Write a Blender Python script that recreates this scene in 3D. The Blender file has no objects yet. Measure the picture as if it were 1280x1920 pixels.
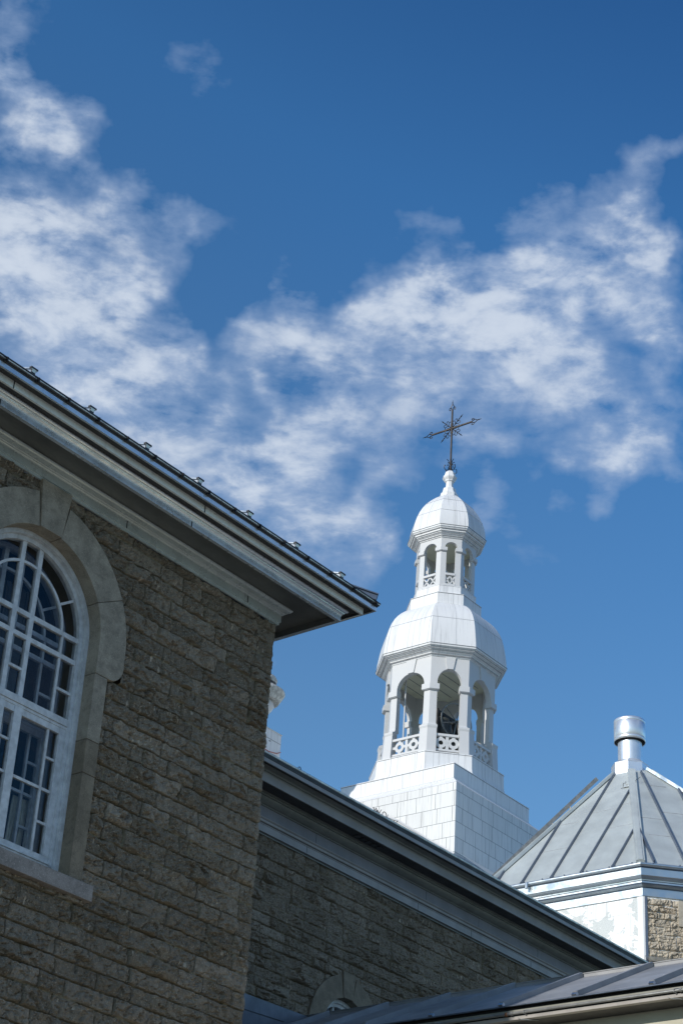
import bpy, bmesh, math, random
import numpy as np
from mathutils import Matrix, Vector
R = math.radians
scene = bpy.context.scene
C = scene.collection

# ---------------------------------------------------------------- camera
cam = bpy.data.cameras.new('camera')
cam.sensor_fit = 'VERTICAL'; cam.sensor_height = 36.0; cam.sensor_width = 24.0
cam.lens = 36.0 * 3671.3 / 1920.0
cam.clip_start = 0.1; cam.clip_end = 5000
co = bpy.data.objects.new('camera', cam); C.objects.link(co)
PIT, ROL = R(29.810), R(3.7304)
cp, sp, cr, sr = math.cos(PIT), math.sin(PIT), math.cos(ROL), math.sin(ROL)
fw = Vector((0, cp, sp)); up = Vector((0, -sp, cp)); rt = Vector((1, 0, 0))
xr = cr * rt + sr * up; yr = -sr * rt + cr * up; zr = -fw
m = Matrix((xr, yr, zr)).transposed().to_4x4(); m.translation = Vector((0, 0, 1.6))
co.matrix_world = m
scene.camera = co
CAMX = [np.array(xr), np.array(yr), np.array(zr)]
def pix_dir(x, y):
    """direction of a place in the sky, from where it stands in the photograph"""
    v = CAMX[0] * (x - 640) + CAMX[1] * (960 - y) - CAMX[2] * 3671.3
    return v / np.linalg.norm(v)

# ---------------------------------------------------------------- sun, sky, exposure
SUN_AZ = R(-134.5)          # angle of the direction towards the sun, from +x
SUN_EL = R(23.0)
sun = bpy.data.lights.new('sun', 'SUN'); sun.energy = 3.5; sun.angle = R(0.53); sun.color = (1.0, 0.955, 0.89)
so = bpy.data.objects.new('sun', sun); C.objects.link(so)
sd = Vector((math.cos(SUN_EL) * math.cos(SUN_AZ), math.cos(SUN_EL) * math.sin(SUN_AZ), math.sin(SUN_EL)))
so.rotation_euler = sd.to_track_quat('Z', 'Y').to_euler(); so.location = (-60, -40, 80)
scene.view_settings.view_transform = 'Standard'; scene.view_settings.look = 'None'
scene.view_settings.gamma = 1.0; scene.view_settings.use_curve_mapping = False
scene.view_settings.exposure = 0.0

world = bpy.data.worlds.new('World'); scene.world = world; world.use_nodes = True
wt = world.node_tree; wt.nodes.clear()
class NT:
    def __init__(s, t): s.t = t
    def n(s, typ, **k):
        nd = s.t.nodes.new(typ)
        for a, b in k.items():
            if a.startswith('i_'): nd.inputs[a[2:].replace('_', ' ')].default_value = b
            else: setattr(nd, a, b)
        return nd
    def l(s, a, b): s.t.links.new(a, b)
    def val(s, inp, x):
        if isinstance(x, (int, float, tuple)): inp.default_value = x
        else: s.l(x, inp)
    def m(s, op, a, b=None, c=None, clamp=False):
        nd = s.t.nodes.new('ShaderNodeMath'); nd.operation = op; nd.use_clamp = clamp
        for i, x in enumerate((a, b, c)):
            if x is not None: s.val(nd.inputs[i], x)
        return nd.outputs[0]
    def vm(s, op, a, b=None, out=0):
        nd = s.t.nodes.new('ShaderNodeVectorMath'); nd.operation = op
        s.val(nd.inputs[0], a)
        if b is not None:
            s.val(nd.inputs['Scale' if op == 'SCALE' else 1], b)
        return nd.outputs[out]
    def noise(s, vec, scale, detail=4.0, rough=0.55, dist=0.0, out='Fac', dim='3D'):
        nd = s.t.nodes.new('ShaderNodeTexNoise'); nd.noise_dimensions = dim
        if vec is not None: s.l(vec, nd.inputs['Vector'])
        nd.inputs['Scale'].default_value = scale; nd.inputs['Detail'].default_value = detail
        nd.inputs['Roughness'].default_value = rough; nd.inputs['Distortion'].default_value = dist
        return nd.outputs[out]
    def ramp(s, fac, lo, hi, a=0.0, b=1.0, smooth=True):
        nd = s.t.nodes.new('ShaderNodeMapRange'); nd.interpolation_type = 'SMOOTHSTEP' if smooth else 'LINEAR'
        s.l(fac, nd.inputs[0])
        for i, x in zip((1, 2, 3, 4), (lo, hi, a, b)): nd.inputs[i].default_value = x
        return nd.outputs[0]
    def mix(s, f, a, b, blend='MIX'):
        nd = s.t.nodes.new('ShaderNodeMix'); nd.data_type = 'RGBA'; nd.blend_type = blend
        s.val(nd.inputs[0], f); s.val(nd.inputs[6], a); s.val(nd.inputs[7], b)
        return nd.outputs[2]
w = NT(wt)
sky = w.n('ShaderNodeTexSky', sky_type='NISHITA', sun_disc=False, sun_elevation=SUN_EL, sun_rotation=math.pi / 2 - SUN_AZ,
          altitude=0.0, air_density=1.0, dust_density=0.25, ozone_density=2.2)
tc = w.n('ShaderNodeTexCoord')
D = w.vm('NORMALIZE', tc.outputs['Generated'])
# wispy warp of the direction before the cloud banks are looked up
wn = w.noise(D, 16.0, 3, 0.55, 0.0, 'Color')
wv = w.vm('SCALE', w.vm('SUBTRACT', wn, (0.5, 0.5, 0.5)), 0.034)
wn2 = w.noise(D, 50.0, 3, 0.6, 0.0, 'Color')
wv2 = w.vm('SCALE', w.vm('SUBTRACT', wn2, (0.5, 0.5, 0.5)), 0.022)
DW = w.vm('NORMALIZE', w.vm('ADD', D, w.vm('ADD', wv, wv2)))
# cloud banks: place in the sky (as seen in the photo), size, weight
BANKS = """25,15,35,.35 95,20,30,.15 30,130,45,.7 80,180,45,.6 60,235,50,.8 20,240,34,.5 130,230,35,.6 180,195,40,.5 10,80,40,.4 120,265,30,.5 155,305,22,.35 50,290,20,.12
345,105,34,.18 400,118,38,.2 360,165,36,.13
30,400,70,.8 110,420,60,.55 200,370,45,.65 270,345,25,.4 240,420,50,.5 330,400,30,.4 380,420,30,.25 430,425,30,.12 30,500,70,1.2 120,490,60,.8 60,560,70,1.1 200,540,70,1.0 270,520,50,.8 150,580,60,.7 250,590,50,.55 330,440,30,.4
340,620,38,.6 300,640,25,.25 90,620,25,.35 20,600,40,.5
60,680,40,.5 140,665,50,.8 200,690,55,.85 270,680,45,.75 340,680,38,.65 150,720,60,.6 250,740,60,.6 320,740,40,.35 180,790,60,.45
260,810,60,.55 340,800,45,.55 420,800,35,.35 330,870,60,.55 420,900,50,.55
480,735,28,.6 510,760,28,.5 475,600,24,.5 530,690,22,.2
490,900,42,.9 540,890,38,.8 470,940,45,.5 590,880,36,.45 560,950,48,.6 640,980,46,.85 700,1000,42,.8 740,980,32,.6 600,1030,48,.45 540,1000,48,.45 680,950,28,.45 660,1070,40,.2
520,830,38,.65 580,820,45,.75 650,830,42,.65 720,860,40,.45 700,905,32,.35 770,900,28,.25
540,550,28,.4 580,580,28,.4 550,630,42,.65 610,660,48,.75 680,600,48,.95 710,560,35,.6 760,560,48,1.0 820,520,42,1.0 850,490,28,.7 790,610,55,1.0 860,580,55,1.1 940,560,55,1.1 1010,545,55,1.1 1090,550,52,1.1 1170,565,52,1.0 1230,590,48,.8 900,650,55,.95 980,640,55,1.0 1060,640,55,.9 1110,690,42,.7 700,680,45,.7 760,700,45,.7 650,740,42,.5 830,700,45,.65 960,710,48,.8 1050,740,45,.7 1110,760,36,.5 760,760,45,.4 900,760,36,.4 1000,790,36,.35
960,490,40,.65 1040,472,42,.85 1120,465,42,.9 1190,455,42,.9 1240,480,36,.75 900,500,26,.45
1210,385,33,.8 1160,390,28,.5 1100,400,42,.35 1000,395,42,.45 940,410,28,.35 1060,360,24,.25 1250,440,28,.45
790,422,30,.26 835,408,26,.24 745,430,26,.16 540,492,22,.16 690,490,20,.10
1190,300,42,.26 1240,275,32,.30 1130,350,26,.2 1200,340,40,.2
1260,640,33,.65 1240,700,33,.45 1265,760,33,.45 1180,690,24,.25 1200,790,42,.85 1130,840,42,.75 1060,850,36,.45 1180,850,42,.55 1250,820,36,.45 1140,890,32,.4 1260,880,32,.35
870,810,32,.55 930,820,32,.55 900,890,28,.25 990,870,24,.2 920,940,36,.45 900,985,32,.3 1040,935,24,.2 1110,940,28,.35 960,1000,33,.15 1010,1040,38,.15 1100,1020,28,.1 610,1205,30,.12 535,1210,20,.15 500,650,50,.4 450,680,45,.3 430,740,45,.2 390,740,40,.2 560,740,40,.35 590,700,40,.35 620,780,45,.45 690,770,45,.45 480,840,40,.4 440,860,40,.45 400,790,40,.3 760,820,40,.35 820,770,40,.4 850,860,30,.2 1150,740,40,.35"""
acc = None
for tok in BANKS.split():
    x, y, s_, wgt = map(float, tok.split(','))
    d = pix_dir(x, y); k_ = 1.0 / (s_ * 0.70 / 3671.3) ** 2
    dt = w.vm('DOT_PRODUCT', DW, (float(d[0]), float(d[1]), float(d[2])), out=1)
    e = w.m('EXPONENT', w.m('MULTIPLY_ADD', dt, k_, math.log(wgt) - k_))
    acc = e if acc is None else w.m('ADD', acc, e)
# cloud layer seen in perspective: x/z, y/z
sx = w.n('ShaderNodeSeparateXYZ'); w.l(D, sx.inputs[0])
zz = w.m('MAXIMUM', sx.outputs[2], 0.02)
cx = w.n('ShaderNodeCombineXYZ'); w.l(w.m('DIVIDE', sx.outputs[0], zz), cx.inputs[0]); w.l(w.m('DIVIDE', sx.outputs[1], zz), cx.inputs[1])
f1 = w.noise(cx.outputs[0], 13.0, 6, 0.52, 0.0)
DA = w.vm('MULTIPLY', D, (0.8, 0.8, 1.7))
f3 = w.noise(DA, 33.0, 6, 0.56, 0.3)
f4 = w.noise(DA, 110.0, 4, 0.6)
fb = w.m('ADD', w.m('MULTIPLY', f1, 0.36), w.m('ADD', w.m('MULTIPLY', f3, 0.40), w.m('MULTIPLY', f4, 0.24)))
far = w.noise(D, 2.6, 2, 0.5)                       # unseen banks round the rest of the sky, thickened for white fill light
outside = w.m('MULTIPLY', w.ramp(far, 0.44, 0.68), w.ramp(sx.outputs[1], 0.35, 0.15))
src = w.m('ADD', w.m('MINIMUM', w.m('MULTIPLY', acc, 1.12), 1.35), outside)
# optical thickness: bank times broken-up texture; soft, see-through edges
tex = w.ramp(fb, 0.37, 0.635, 0.22, 1.85, False)
tau = w.m('MULTIPLY', src, tex)
cov = w.m('SUBTRACT', 1.0, w.m('EXPONENT', w.m('MULTIPLY', w.m('MAXIMUM', w.m('SUBTRACT', tau, 0.11), 0.0), -1.35)))
lit = w.ramp(w.m('MULTIPLY', cov, w.ramp(f3, 0.32, 0.66, .62, 1.1)), 0.35, 0.98)
cloudcol = w.mix(lit, (3.3, 4.3, 6.1, 1), (6.2, 6.85, 7.8, 1))
deep = w.n('ShaderNodeValToRGB'); el_ = deep.color_ramp.elements
w.l(w.m('ADD', sx.outputs[2], w.m('MULTIPLY', sx.outputs[0], 0.30)), deep.inputs[0])
el_[0].position = .40; el_[0].color = (.60, .86, 1.0, 1); el_[1].position = .78; el_[1].color = (.20, .53, .86, 1)
e2 = el_.new(.64); e2.color = (.37, .81, 1.12, 1)
skyc = w.mix(1.0, sky.outputs[0], deep.outputs[0], 'MULTIPLY')
skyc = w.vm('SCALE', skyc, 1.27)
mixed = w.mix(w.m('MULTIPLY', cov, 0.92), skyc, cloudcol)
bg = w.n('ShaderNodeBackground'); bg.inputs[1].default_value = 0.11; w.l(mixed, bg.inputs[0])
wo = w.n('ShaderNodeOutputWorld'); w.l(bg.outputs[0], wo.inputs[0])

# ---------------------------------------------------------------- materials
MATS = {}
def mat(name, col=(.5, .5, .5), rough=.6, metal=0.0, spec=.5, vary=.12, vscale=3.0, bump=0.0, bscale=30.0, streak=0.0, dirt=None, rvar=.08, coord='Object'):
    M_ = bpy.data.materials.new(name); M_.use_nodes = True; t = NT(M_.node_tree)
    b = M_.node_tree.nodes['Principled BSDF']
    c = t.n('ShaderNodeTexCoord').outputs[coord]
    base = (*col, 1)
    n1 = t.noise(c, vscale, 6, .6)
    dark = tuple(x * (1 - vary) for x in col) + (1,); lite = tuple(min(1, x * (1 + vary)) for x in col) + (1,)
    out = t.mix(t.ramp(n1, .3, .7), dark, lite)
    if streak:
        mp = t.n('ShaderNodeMapping'); t.l(c, mp.inputs[0]); mp.inputs['Scale'].default_value = (9, 9, .35)
        n2 = t.noise(mp.outputs[0], 1.0, 5, .65)
        d = dirt or tuple(x * .45 for x in col)
        out = t.mix(t.m('MULTIPLY', t.ramp(n2, .5, .78), streak), out, (*d, 1))
    t.l(out, b.inputs['Base Color'])
    n3 = t.noise(c, vscale * 2.3, 4, .6)
    t.l(t.ramp(n3, .3, .7, max(.02, rough - rvar), rough + rvar), b.inputs['Roughness'])
    b.inputs['Metallic'].default_value = metal; b.inputs['Specular IOR Level'].default_value = spec
    if bump:
        bn = t.n('ShaderNodeBump'); bn.inputs['Strength'].default_value = bump; bn.inputs['Distance'].default_value = .01
        t.l(t.noise(c, bscale, 5, .6), bn.inputs['Height']); t.l(bn.outputs[0], b.inputs['Normal'])
    MATS[name] = M_
    return M_
M = MATS
mat('galvanised', (.78, .82, .84), .30, .6, vary=.07, vscale=1.7, bump=.025, bscale=6, streak=.25, dirt=(.20, .21, .20))
mat('galvanised_warm', (.86, .87, .80), .38, .0, vary=.08, vscale=1.7, bump=.08, bscale=6, streak=.3, dirt=(.22, .22, .19))
mat('grey_moulding', (.52, .56, .53), .30, .25, vary=.10, vscale=1.7, bump=.05, bscale=5, streak=.2, dirt=(.28, .29, .27))
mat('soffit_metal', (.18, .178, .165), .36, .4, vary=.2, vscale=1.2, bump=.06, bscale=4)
mat('frieze_paint', (.225, .21, .215), .5, 0, vary=.12, vscale=2, streak=.3, dirt=(.13, .12, .12), bump=.06, bscale=7)
mat('lead', (.15, .16, .18), .45, .1, vary=.2, vscale=2, streak=.3, dirt=(.08, .08, .09), bump=.1, bscale=3)
mat('painted_cornice', (.345, .315, .285), .42, .0, vary=.12, vscale=2, streak=.3, dirt=(.16, .16, .17), bump=.06, bscale=7)
mat('olive_cornice', (.23, .225, .19), .5, .1, vary=.15, vscale=2, streak=.3, dirt=(.10, .10, .09))
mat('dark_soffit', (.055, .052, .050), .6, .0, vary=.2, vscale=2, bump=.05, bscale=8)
mat('dark_trim', (.05, .05, .052), .5, .2, vary=.2)
mat('drip_metal', (.55, .53, .52), .35, .7, vary=.25, vscale=6, streak=.4, dirt=(.22, .18, .16))
mat('zinc_roof', (.52, .555, .545), .42, .3, vary=.10, vscale=1.1, bump=.05, bscale=1.6, rvar=.07)
mat('zinc_rib', (.13, .16, .21), .34, .4, vary=.12, vscale=3)
mat('zinc_bright', (.62, .65, .66), .36, 1.0, vary=.06, vscale=1.4, bump=.04, bscale=2)
mat('steel_pipe', (.88, .89, .90), .36, .8, vary=.04, vscale=2, rvar=.03)
mat('dark_roof', (.28, .282, .288), .45, .1, vary=.18, vscale=1.0, bump=.15, bscale=2.5, streak=.3, dirt=(.2, .2, .21))
mat('white_wood', (.64, .645, .64), .55, .0, vary=.16, vscale=9, bump=.35, bscale=40, streak=.4, dirt=(.30, .28, .25))
mat('belfry_ceiling', (.80, .79, .62), .6, .0, vary=.08, vscale=2)
mat('iron', (.045, .04, .037), .45, .7, vary=.5, vscale=7)
mat('iron_bar', (.05, .04, .034), .6, .2, vary=.5, vscale=3)
mat('shade_black', (.012, .012, .012), .9, 0, vary=.3)  # near-black for recesses, shade put into the colour
mat('rust', (.22, .10, .05), .8, .1, vary=.4, vscale=20)
mat('bronze', (.12, .13, .13), .4, .6, vary=.2, vscale=6)
mat('grey_steel', (.26, .26, .25), .45, .4, vary=.2, vscale=6)
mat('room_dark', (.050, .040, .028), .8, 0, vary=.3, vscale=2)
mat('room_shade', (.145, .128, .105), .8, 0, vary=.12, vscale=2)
mat('curtain', (.78, .74, .60), .9, 0, vary=.2, vscale=6)
mat('cream_wall', (.50, .47, .37), .75, 0, vary=.06, vscale=1.5, bump=.1, bscale=30)
mat('asphalt', (.20, .192, .172), .9, 0, vary=.25, vscale=.8, bump=.3, bscale=60)
mat('red_cable', (.42, .11, .09), .6, 0, vary=.1)
mat('seam_dark', (.16, .165, .175), .6, 0, vary=.2, vscale=3)
mat('seam_grey', (.36, .37, .39), .6, 0, vary=.2, vscale=3)
mat('old_vent', (.50, .50, .47), .6, .2, vary=.3, vscale=9, bump=.3, bscale=12, streak=.5, dirt=(.10, .10, .09))
mat('shingle', (.10, .10, .105), .8, 0, vary=.3, vscale=8)

def glass_mat():
    M_ = bpy.data.materials.new('window_glass'); M_.use_nodes = True; t = NT(M_.node_tree); M_.node_tree.nodes.clear()
    tr = t.n('ShaderNodeBsdfTransparent'); tr.inputs[0].default_value = (.93, .95, .96, 1)
    gl = t.n('ShaderNodeBsdfGlossy'); gl.inputs[0].default_value = (1, 1, 1, 1); gl.inputs['Roughness'].default_value = .03
    c = t.n('ShaderNodeTexCoord').outputs['Object']
    bn = t.n('ShaderNodeBump'); bn.inputs['Strength'].default_value = .12; bn.inputs['Distance'].default_value = .01
    t.l(t.noise(c, 4.0, 2, .5), bn.inputs['Height']); t.l(bn.outputs[0], gl.inputs['Normal'])
    fr = t.n('ShaderNodeFresnel'); fr.inputs[0].default_value = 1.5
    mx = t.n('ShaderNodeMixShader'); t.l(t.m('MULTIPLY', fr.outputs[0], .75, clamp=True), mx.inputs[0]); t.l(tr.outputs[0], mx.inputs[1]); t.l(gl.outputs[0], mx.inputs[2])
    o = t.n('ShaderNodeOutputMaterial'); t.l(mx.outputs[0], o.inputs[0]); MATS['glass'] = M_
glass_mat()

def stone_mat(name, base, light, mortar, warm, bright=1.0):
    """rock-faced ashlar: R = tone of the stone, G = mortar, B = warm tint, A unused"""
    M_ = bpy.data.materials.new(name); M_.use_nodes = True; t = NT(M_.node_tree); b = M_.node_tree.nodes['Principled BSDF']
    at = t.n('ShaderNodeAttribute', attribute_name='stone'); sp_ = t.n('ShaderNodeSeparateColor'); t.l(at.outputs['Color'], sp_.inputs[0])
    c = t.n('ShaderNodeTexCoord').outputs['Object']
    k = lambda v: (*[x * bright for x in v], 1)
    col = t.mix(sp_.outputs[0], k(base), k(light))
    col = t.mix(sp_.outputs[2], col, k(warm))
    n = t.noise(c, 14.0, 7, .68); col = t.mix(t.ramp(n, .32, .70, .55, 0), col, k(tuple(x * .45 for x in base)))
    n2 = t.noise(c, 55.0, 4, .6); col = t.mix(t.ramp(n2, .56, .72, 0, .95), col, k(tuple(x * 1.55 for x in light)))
    n4 = t.noise(c, 0.5, 4, .6); col = t.mix(t.ramp(n4, .35, .7, .0, .45), col, k(tuple(x * .62 for x in base)))
    n3 = t.noise(c, 22.0, 3, .5)
    mo = t.mix(t.ramp(n3, .35, .7), k(mortar), k(tuple(x * .6 for x in mortar)))
    col = t.mix(sp_.outputs[1], col, mo)
    col = t.mix(t.m('MULTIPLY', at.outputs['Alpha'], .75), col, k(tuple(x * 1.7 for x in light)))
    t.l(col, b.inputs['Base Color']); b.inputs['Roughness'].default_value = .88; b.inputs['Specular IOR Level'].default_value = .25
    bn = t.n('ShaderNodeBump'); bn.inputs['Strength'].default_value = .9; bn.inputs['Distance'].default_value = .018
    t.l(t.m('ADD', t.noise(c, 30.0, 8, .7), t.m('MULTIPLY', t.noise(c, 90.0, 3, .6), .4)), bn.inputs['Height']); t.l(bn.outputs[0], b.inputs['Normal'])
    MATS[name] = M_
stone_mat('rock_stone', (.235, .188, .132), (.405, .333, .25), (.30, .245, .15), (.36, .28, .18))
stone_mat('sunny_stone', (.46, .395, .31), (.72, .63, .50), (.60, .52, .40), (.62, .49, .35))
def dressed_mat(name, col, speck):
    M_ = bpy.data.materials.new(name); M_.use_nodes = True; t = NT(M_.node_tree); b = M_.node_tree.nodes['Principled BSDF']
    c = t.n('ShaderNodeTexCoord').outputs['Object']
    n = t.noise(c, 2.5, 6, .62); o = t.mix(t.ramp(n, .3, .72), (*[x * .72 for x in col], 1), (*[x * 1.12 for x in col], 1))
    o = t.mix(t.ramp(t.noise(c, 9, 6, .68), .46, .66, 0, .55), o, (*[x * .50 for x in col], 1))
    o = t.mix(t.ramp(t.noise(c, 75, 3, .6), .55, .75, 0, speck), o, (*[x * 1.7 for x in col], 1))
    o = t.mix(t.ramp(t.noise(c, 60, 3, .6), .25, .42, speck, 0), o, (*[x * .4 for x in col], 1))
    t.l(o, b.inputs['Base Color']); b.inputs['Roughness'].default_value = .85; b.inputs['Specular IOR Level'].default_value = .25
    bn = t.n('ShaderNodeBump'); bn.inputs['Strength'].default_value = .35; bn.inputs['Distance'].default_value = .006
    t.l(t.noise(c, 70, 4, .6), bn.inputs['Height']); t.l(bn.outputs[0], b.inputs['Normal']); MATS[name] = M_
dressed_mat('dressed_stone', (.37, .315, .24), .7)
dressed_mat('dressed_dark', (.26, .21, .148), .6)
dressed_mat('granite', (.345, .30, .265), .9)
dressed_mat('tan_stone', (.46, .41, .33), .3)

def panel_mat(name, col, bw, bh, mort, seam, rough=.42, peel=False):
    """sheet-metal cladding, laid out in the UV map in metres"""
    M_ = bpy.data.materials.new(name); M_.use_nodes = True; t = NT(M_.node_tree); b = M_.node_tree.nodes['Principled BSDF']
    uv = t.n('ShaderNodeUVMap').outputs[0]; c = t.n('ShaderNodeTexCoord').outputs['Object']
    br = t.n('ShaderNodeTexBrick'); t.l(uv, br.inputs['Vector'])
    br.offset = .37; br.offset_frequency = 2; br.squash = 1.25; br.squash_frequency = 3
    br.inputs['Scale'].default_value = 1; br.inputs['Brick Width'].default_value = bw; br.inputs['Row Height'].default_value = bh
    br.inputs['Mortar Size'].default_value = mort; br.inputs['Mortar Smooth'].default_value = .3
    br.inputs['Color1'].default_value = (*col, 1); br.inputs['Color2'].default_value = (*[x * .93 for x in col], 1); br.inputs['Mortar'].default_value = (*seam, 1)
    mp = t.n('ShaderNodeMapping'); t.l(uv, mp.inputs[0]); mp.inputs['Scale'].default_value = (11, .45, 1)
    st = t.noise(mp.outputs[0], 1.0, 6, .7)
    o = t.mix(t.ramp(st, .48, .74, 0, .62), br.outputs[0], (*[x * .45 for x in col], 1))
    mp2 = t.n('ShaderNodeMapping'); t.l(uv, mp2.inputs[0]); mp2.inputs['Scale'].default_value = (4.5, .22, 1)
    o = t.mix(t.ramp(t.noise(mp2.outputs[0], 1.0, 5, .65), .56, .72, 0, .55), o, (*[x * .52 for x in col], 1))
    o = t.mix(t.ramp(t.noise(c, 1.3, 5, .6), .4, .75, 0, .10), o, (*[x * .7 for x in col], 1))
    if peel:
        pn = t.noise(uv, 1.55, 4, .55, .5)
        pm = t.ramp(pn, .50, .515)
        gr = t.mix(t.ramp(t.noise(uv, 45, 3, .6), .35, .7), (.44, .46, .45, 1), (.62, .64, .62, 1))
        gr = t.mix(br.outputs['Fac'], gr, (*seam, 1))
        o = t.mix(pm, o, gr)
    t.l(o, b.inputs['Base Color']); b.inputs['Roughness'].default_value = rough; b.inputs['Metallic'].default_value = .0
    bn = t.n('ShaderNodeBump'); bn.inputs['Strength'].default_value = .4; bn.inputs['Distance'].default_value = .015
    h = t.m('SUBTRACT', t.m('MULTIPLY', t.noise(uv, 3.0, 3, .5), .5), br.outputs['Fac']); t.l(h, bn.inputs['Height']); t.l(bn.outputs[0], b.inputs['Normal'])
    MATS[name] = M_
panel_mat('white_panel', (.73, .73, .72), .60, .525, .008, (.09, .10, .11))
panel_mat('white_sheet', (.80, .80, .80), .85, 30.0, .005, (.30, .31, .33))
panel_mat('white_plain', (.80, .80, .80), 40.0, 40.0, .001, (.6, .6, .6))
panel_mat('peeling_panel', (.84, .84, .83), .42, .62, .004, (.42, .42, .42), peel=True)

# ---------------------------------------------------------------- mesh helpers
class MB:
    def __init__(s): s.v = []; s.f = []; s.uv = []; s.smooth = False
    def add(s, vs, fs, uvs=None):
        o = len(s.v); s.v += [tuple(float(c) for c in p) for p in vs]
        for i, f in enumerate(fs):
            s.f.append([a + o for a in f]); s.uv.append(uvs[i] if uvs else None)
    def box(s, u0, u1, v0, v1, z0, z1):
        p = [(u0, v0, z0), (u1, v0, z0), (u1, v1, z0), (u0, v1, z0), (u0, v0, z1), (u1, v0, z1), (u1, v1, z1), (u0, v1, z1)]
        s.add(p, [(0, 3, 2, 1), (4, 5, 6, 7), (0, 1, 5, 4), (1, 2, 6, 5), (2, 3, 7, 6), (3, 0, 4, 7)])
    def tube(s, pts, r, n=6, cap=True):
        pts = [Vector(p) for p in pts]; rs = r if isinstance(r, (list, tuple)) else [r] * len(pts)
        vs = []; last = None
        for i, p in enumerate(pts):
            d = (pts[min(i + 1, len(pts) - 1)] - pts[max(i - 1, 0)]).normalized()
            a = last if last is not None else (Vector((0, 0, 1)) if abs(d.z) < .9 else Vector((1, 0, 0)))
            a = (a - d * a.dot(d)).normalized(); last = a; b = d.cross(a)
            for k in range(n):
                t = 2 * math.pi * (k + .5) / n; vs.append(p + (a * math.cos(t) + b * math.sin(t)) * rs[i])
        fs = []
        for i in range(len(pts) - 1):
            for k in range(n):
                fs.append((i * n + k, i * n + (k + 1) % n, (i + 1) * n + (k + 1) % n, (i + 1) * n + k))
        if cap: fs += [tuple(range(n))[::-1], tuple(range((len(pts) - 1) * n, len(pts) * n))]
        s.add(vs, fs)
    def bar(s, p, q, wd, ht, upv=(0, 0, 1)):
        """rectangular bar from p to q"""
        p = Vector(p); q = Vector(q); d = (q - p).normalized(); a = Vector(upv); a = (a - d * a.dot(d)).normalized(); b = d.cross(a)
        vs = []
        for e in (p, q):
            for (i, j) in ((-1, 0), (1, 0), (1, 1), (-1, 1)): vs.append(e + b * i * wd / 2 + a * j * ht)
        s.add(vs, [(0, 1, 2, 3), (7, 6, 5, 4), (0, 4, 5, 1), (1, 5, 6, 2), (2, 6, 7, 3), (3, 7, 4, 0)])
    def lathe(s, prof, cx=0, cy=0, n=32, cap=True):
        vs = []
        for r, z in prof:
            for k in range(n): t = 2 * math.pi * k / n; vs.append((cx + r * math.cos(t), cy + r * math.sin(t), z))
        fs = [(i * n + k, i * n + (k + 1) % n, (i + 1) * n + (k + 1) % n, (i + 1) * n + k) for i in range(len(prof) - 1) for k in range(n)]
        if cap: fs += [tuple(range(n))[::-1], tuple(range((len(prof) - 1) * n, len(prof) * n))]
        s.add(vs, fs)
    def poly_uz(s, pts, v0, v1):
        """outline in (u,z), thickness from v0 to v1"""
        n = len(pts); vs = [(u, v0, z) for u, z in pts] + [(u, v1, z) for u, z in pts]
        s.add(vs, [tuple(range(n)), tuple(range(2 * n - 1, n - 1, -1))] + [(i, i + n, (i + 1) % n + n, (i + 1) % n) for i in range(n)])
    def prism(s, pts, z0, z1):
        n = len(pts); vs = [(u, v, z0) for u, v in pts] + [(u, v, z1) for u, v in pts]
        fs = [tuple(range(n)), tuple(range(2 * n - 1, n - 1, -1))] + [(i, i + n, (i + 1) % n + n, (i + 1) % n) for i in range(n)]
        uvs = [None, None]
        for i in range(n):
            a = pts[i]; b = pts[(i + 1) % n]; L = math.hypot(b[0] - a[0], b[1] - a[1])
            uvs.append([(0, z0), (0, z1), (L, z1), (L, z0)])
        s.add(vs, fs, uvs)
    def loft(s, stations, closed=False, uo=0.0):
        """stations: list of rings/polylines of equal length; each strip between neighbouring profile points"""
        n = len(stations[0]); m_ = len(stations); vs = [p for st in stations for p in st]; fs = []; uvs = []
        for i in range(m_ if closed else m_ - 1):
            j = (i + 1) % m_
            for k in range(n - 1):
                fs.append((i * n + k, j * n + k, j * n + k + 1, i * n + k + 1))
        s.add(vs, fs)
    def build(s, name, material, parent=None, smooth=False, bevel=0.0, recalc=True, loc=None, weld=False):
        me = bpy.data.meshes.new(name)
        # local frame: x = u, y = -v, z
        me.from_pydata([(p[0], -p[1], p[2]) for p in s.v], [], s.f)
        if any(u is not None for u in s.uv):
            ul = me.uv_layers.new(name='UVMap'); k = 0
            for fi, f in enumerate(s.f):
                for j in range(len(f)):
                    u = s.uv[fi]
                    ul.data[k].uv = u[j] if u else (0.31, 0.2)
                    k += 1
        if recalc or bevel or weld:
            bm = bmesh.new(); bm.from_mesh(me)
            if weld: bmesh.ops.remove_doubles(bm, verts=bm.verts, dist=1e-4)
            if recalc: bmesh.ops.recalc_face_normals(bm, faces=bm.faces)
            if bevel:
                bmesh.ops.bevel(bm, geom=[e for e in bm.edges if len(e.link_faces) == 2 and e.calc_face_angle(0) > .5], offset=bevel, segments=2, profile=.6, affect='EDGES')
            bm.to_mesh(me); bm.free()
        if smooth:
            for p in me.polygons: p.use_smooth = True
        me.materials.append(M[material] if isinstance(material, str) else material)
        o = bpy.data.objects.new(name, me); C.objects.link(o)
        if parent is not None: o.parent = parent
        return o

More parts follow.
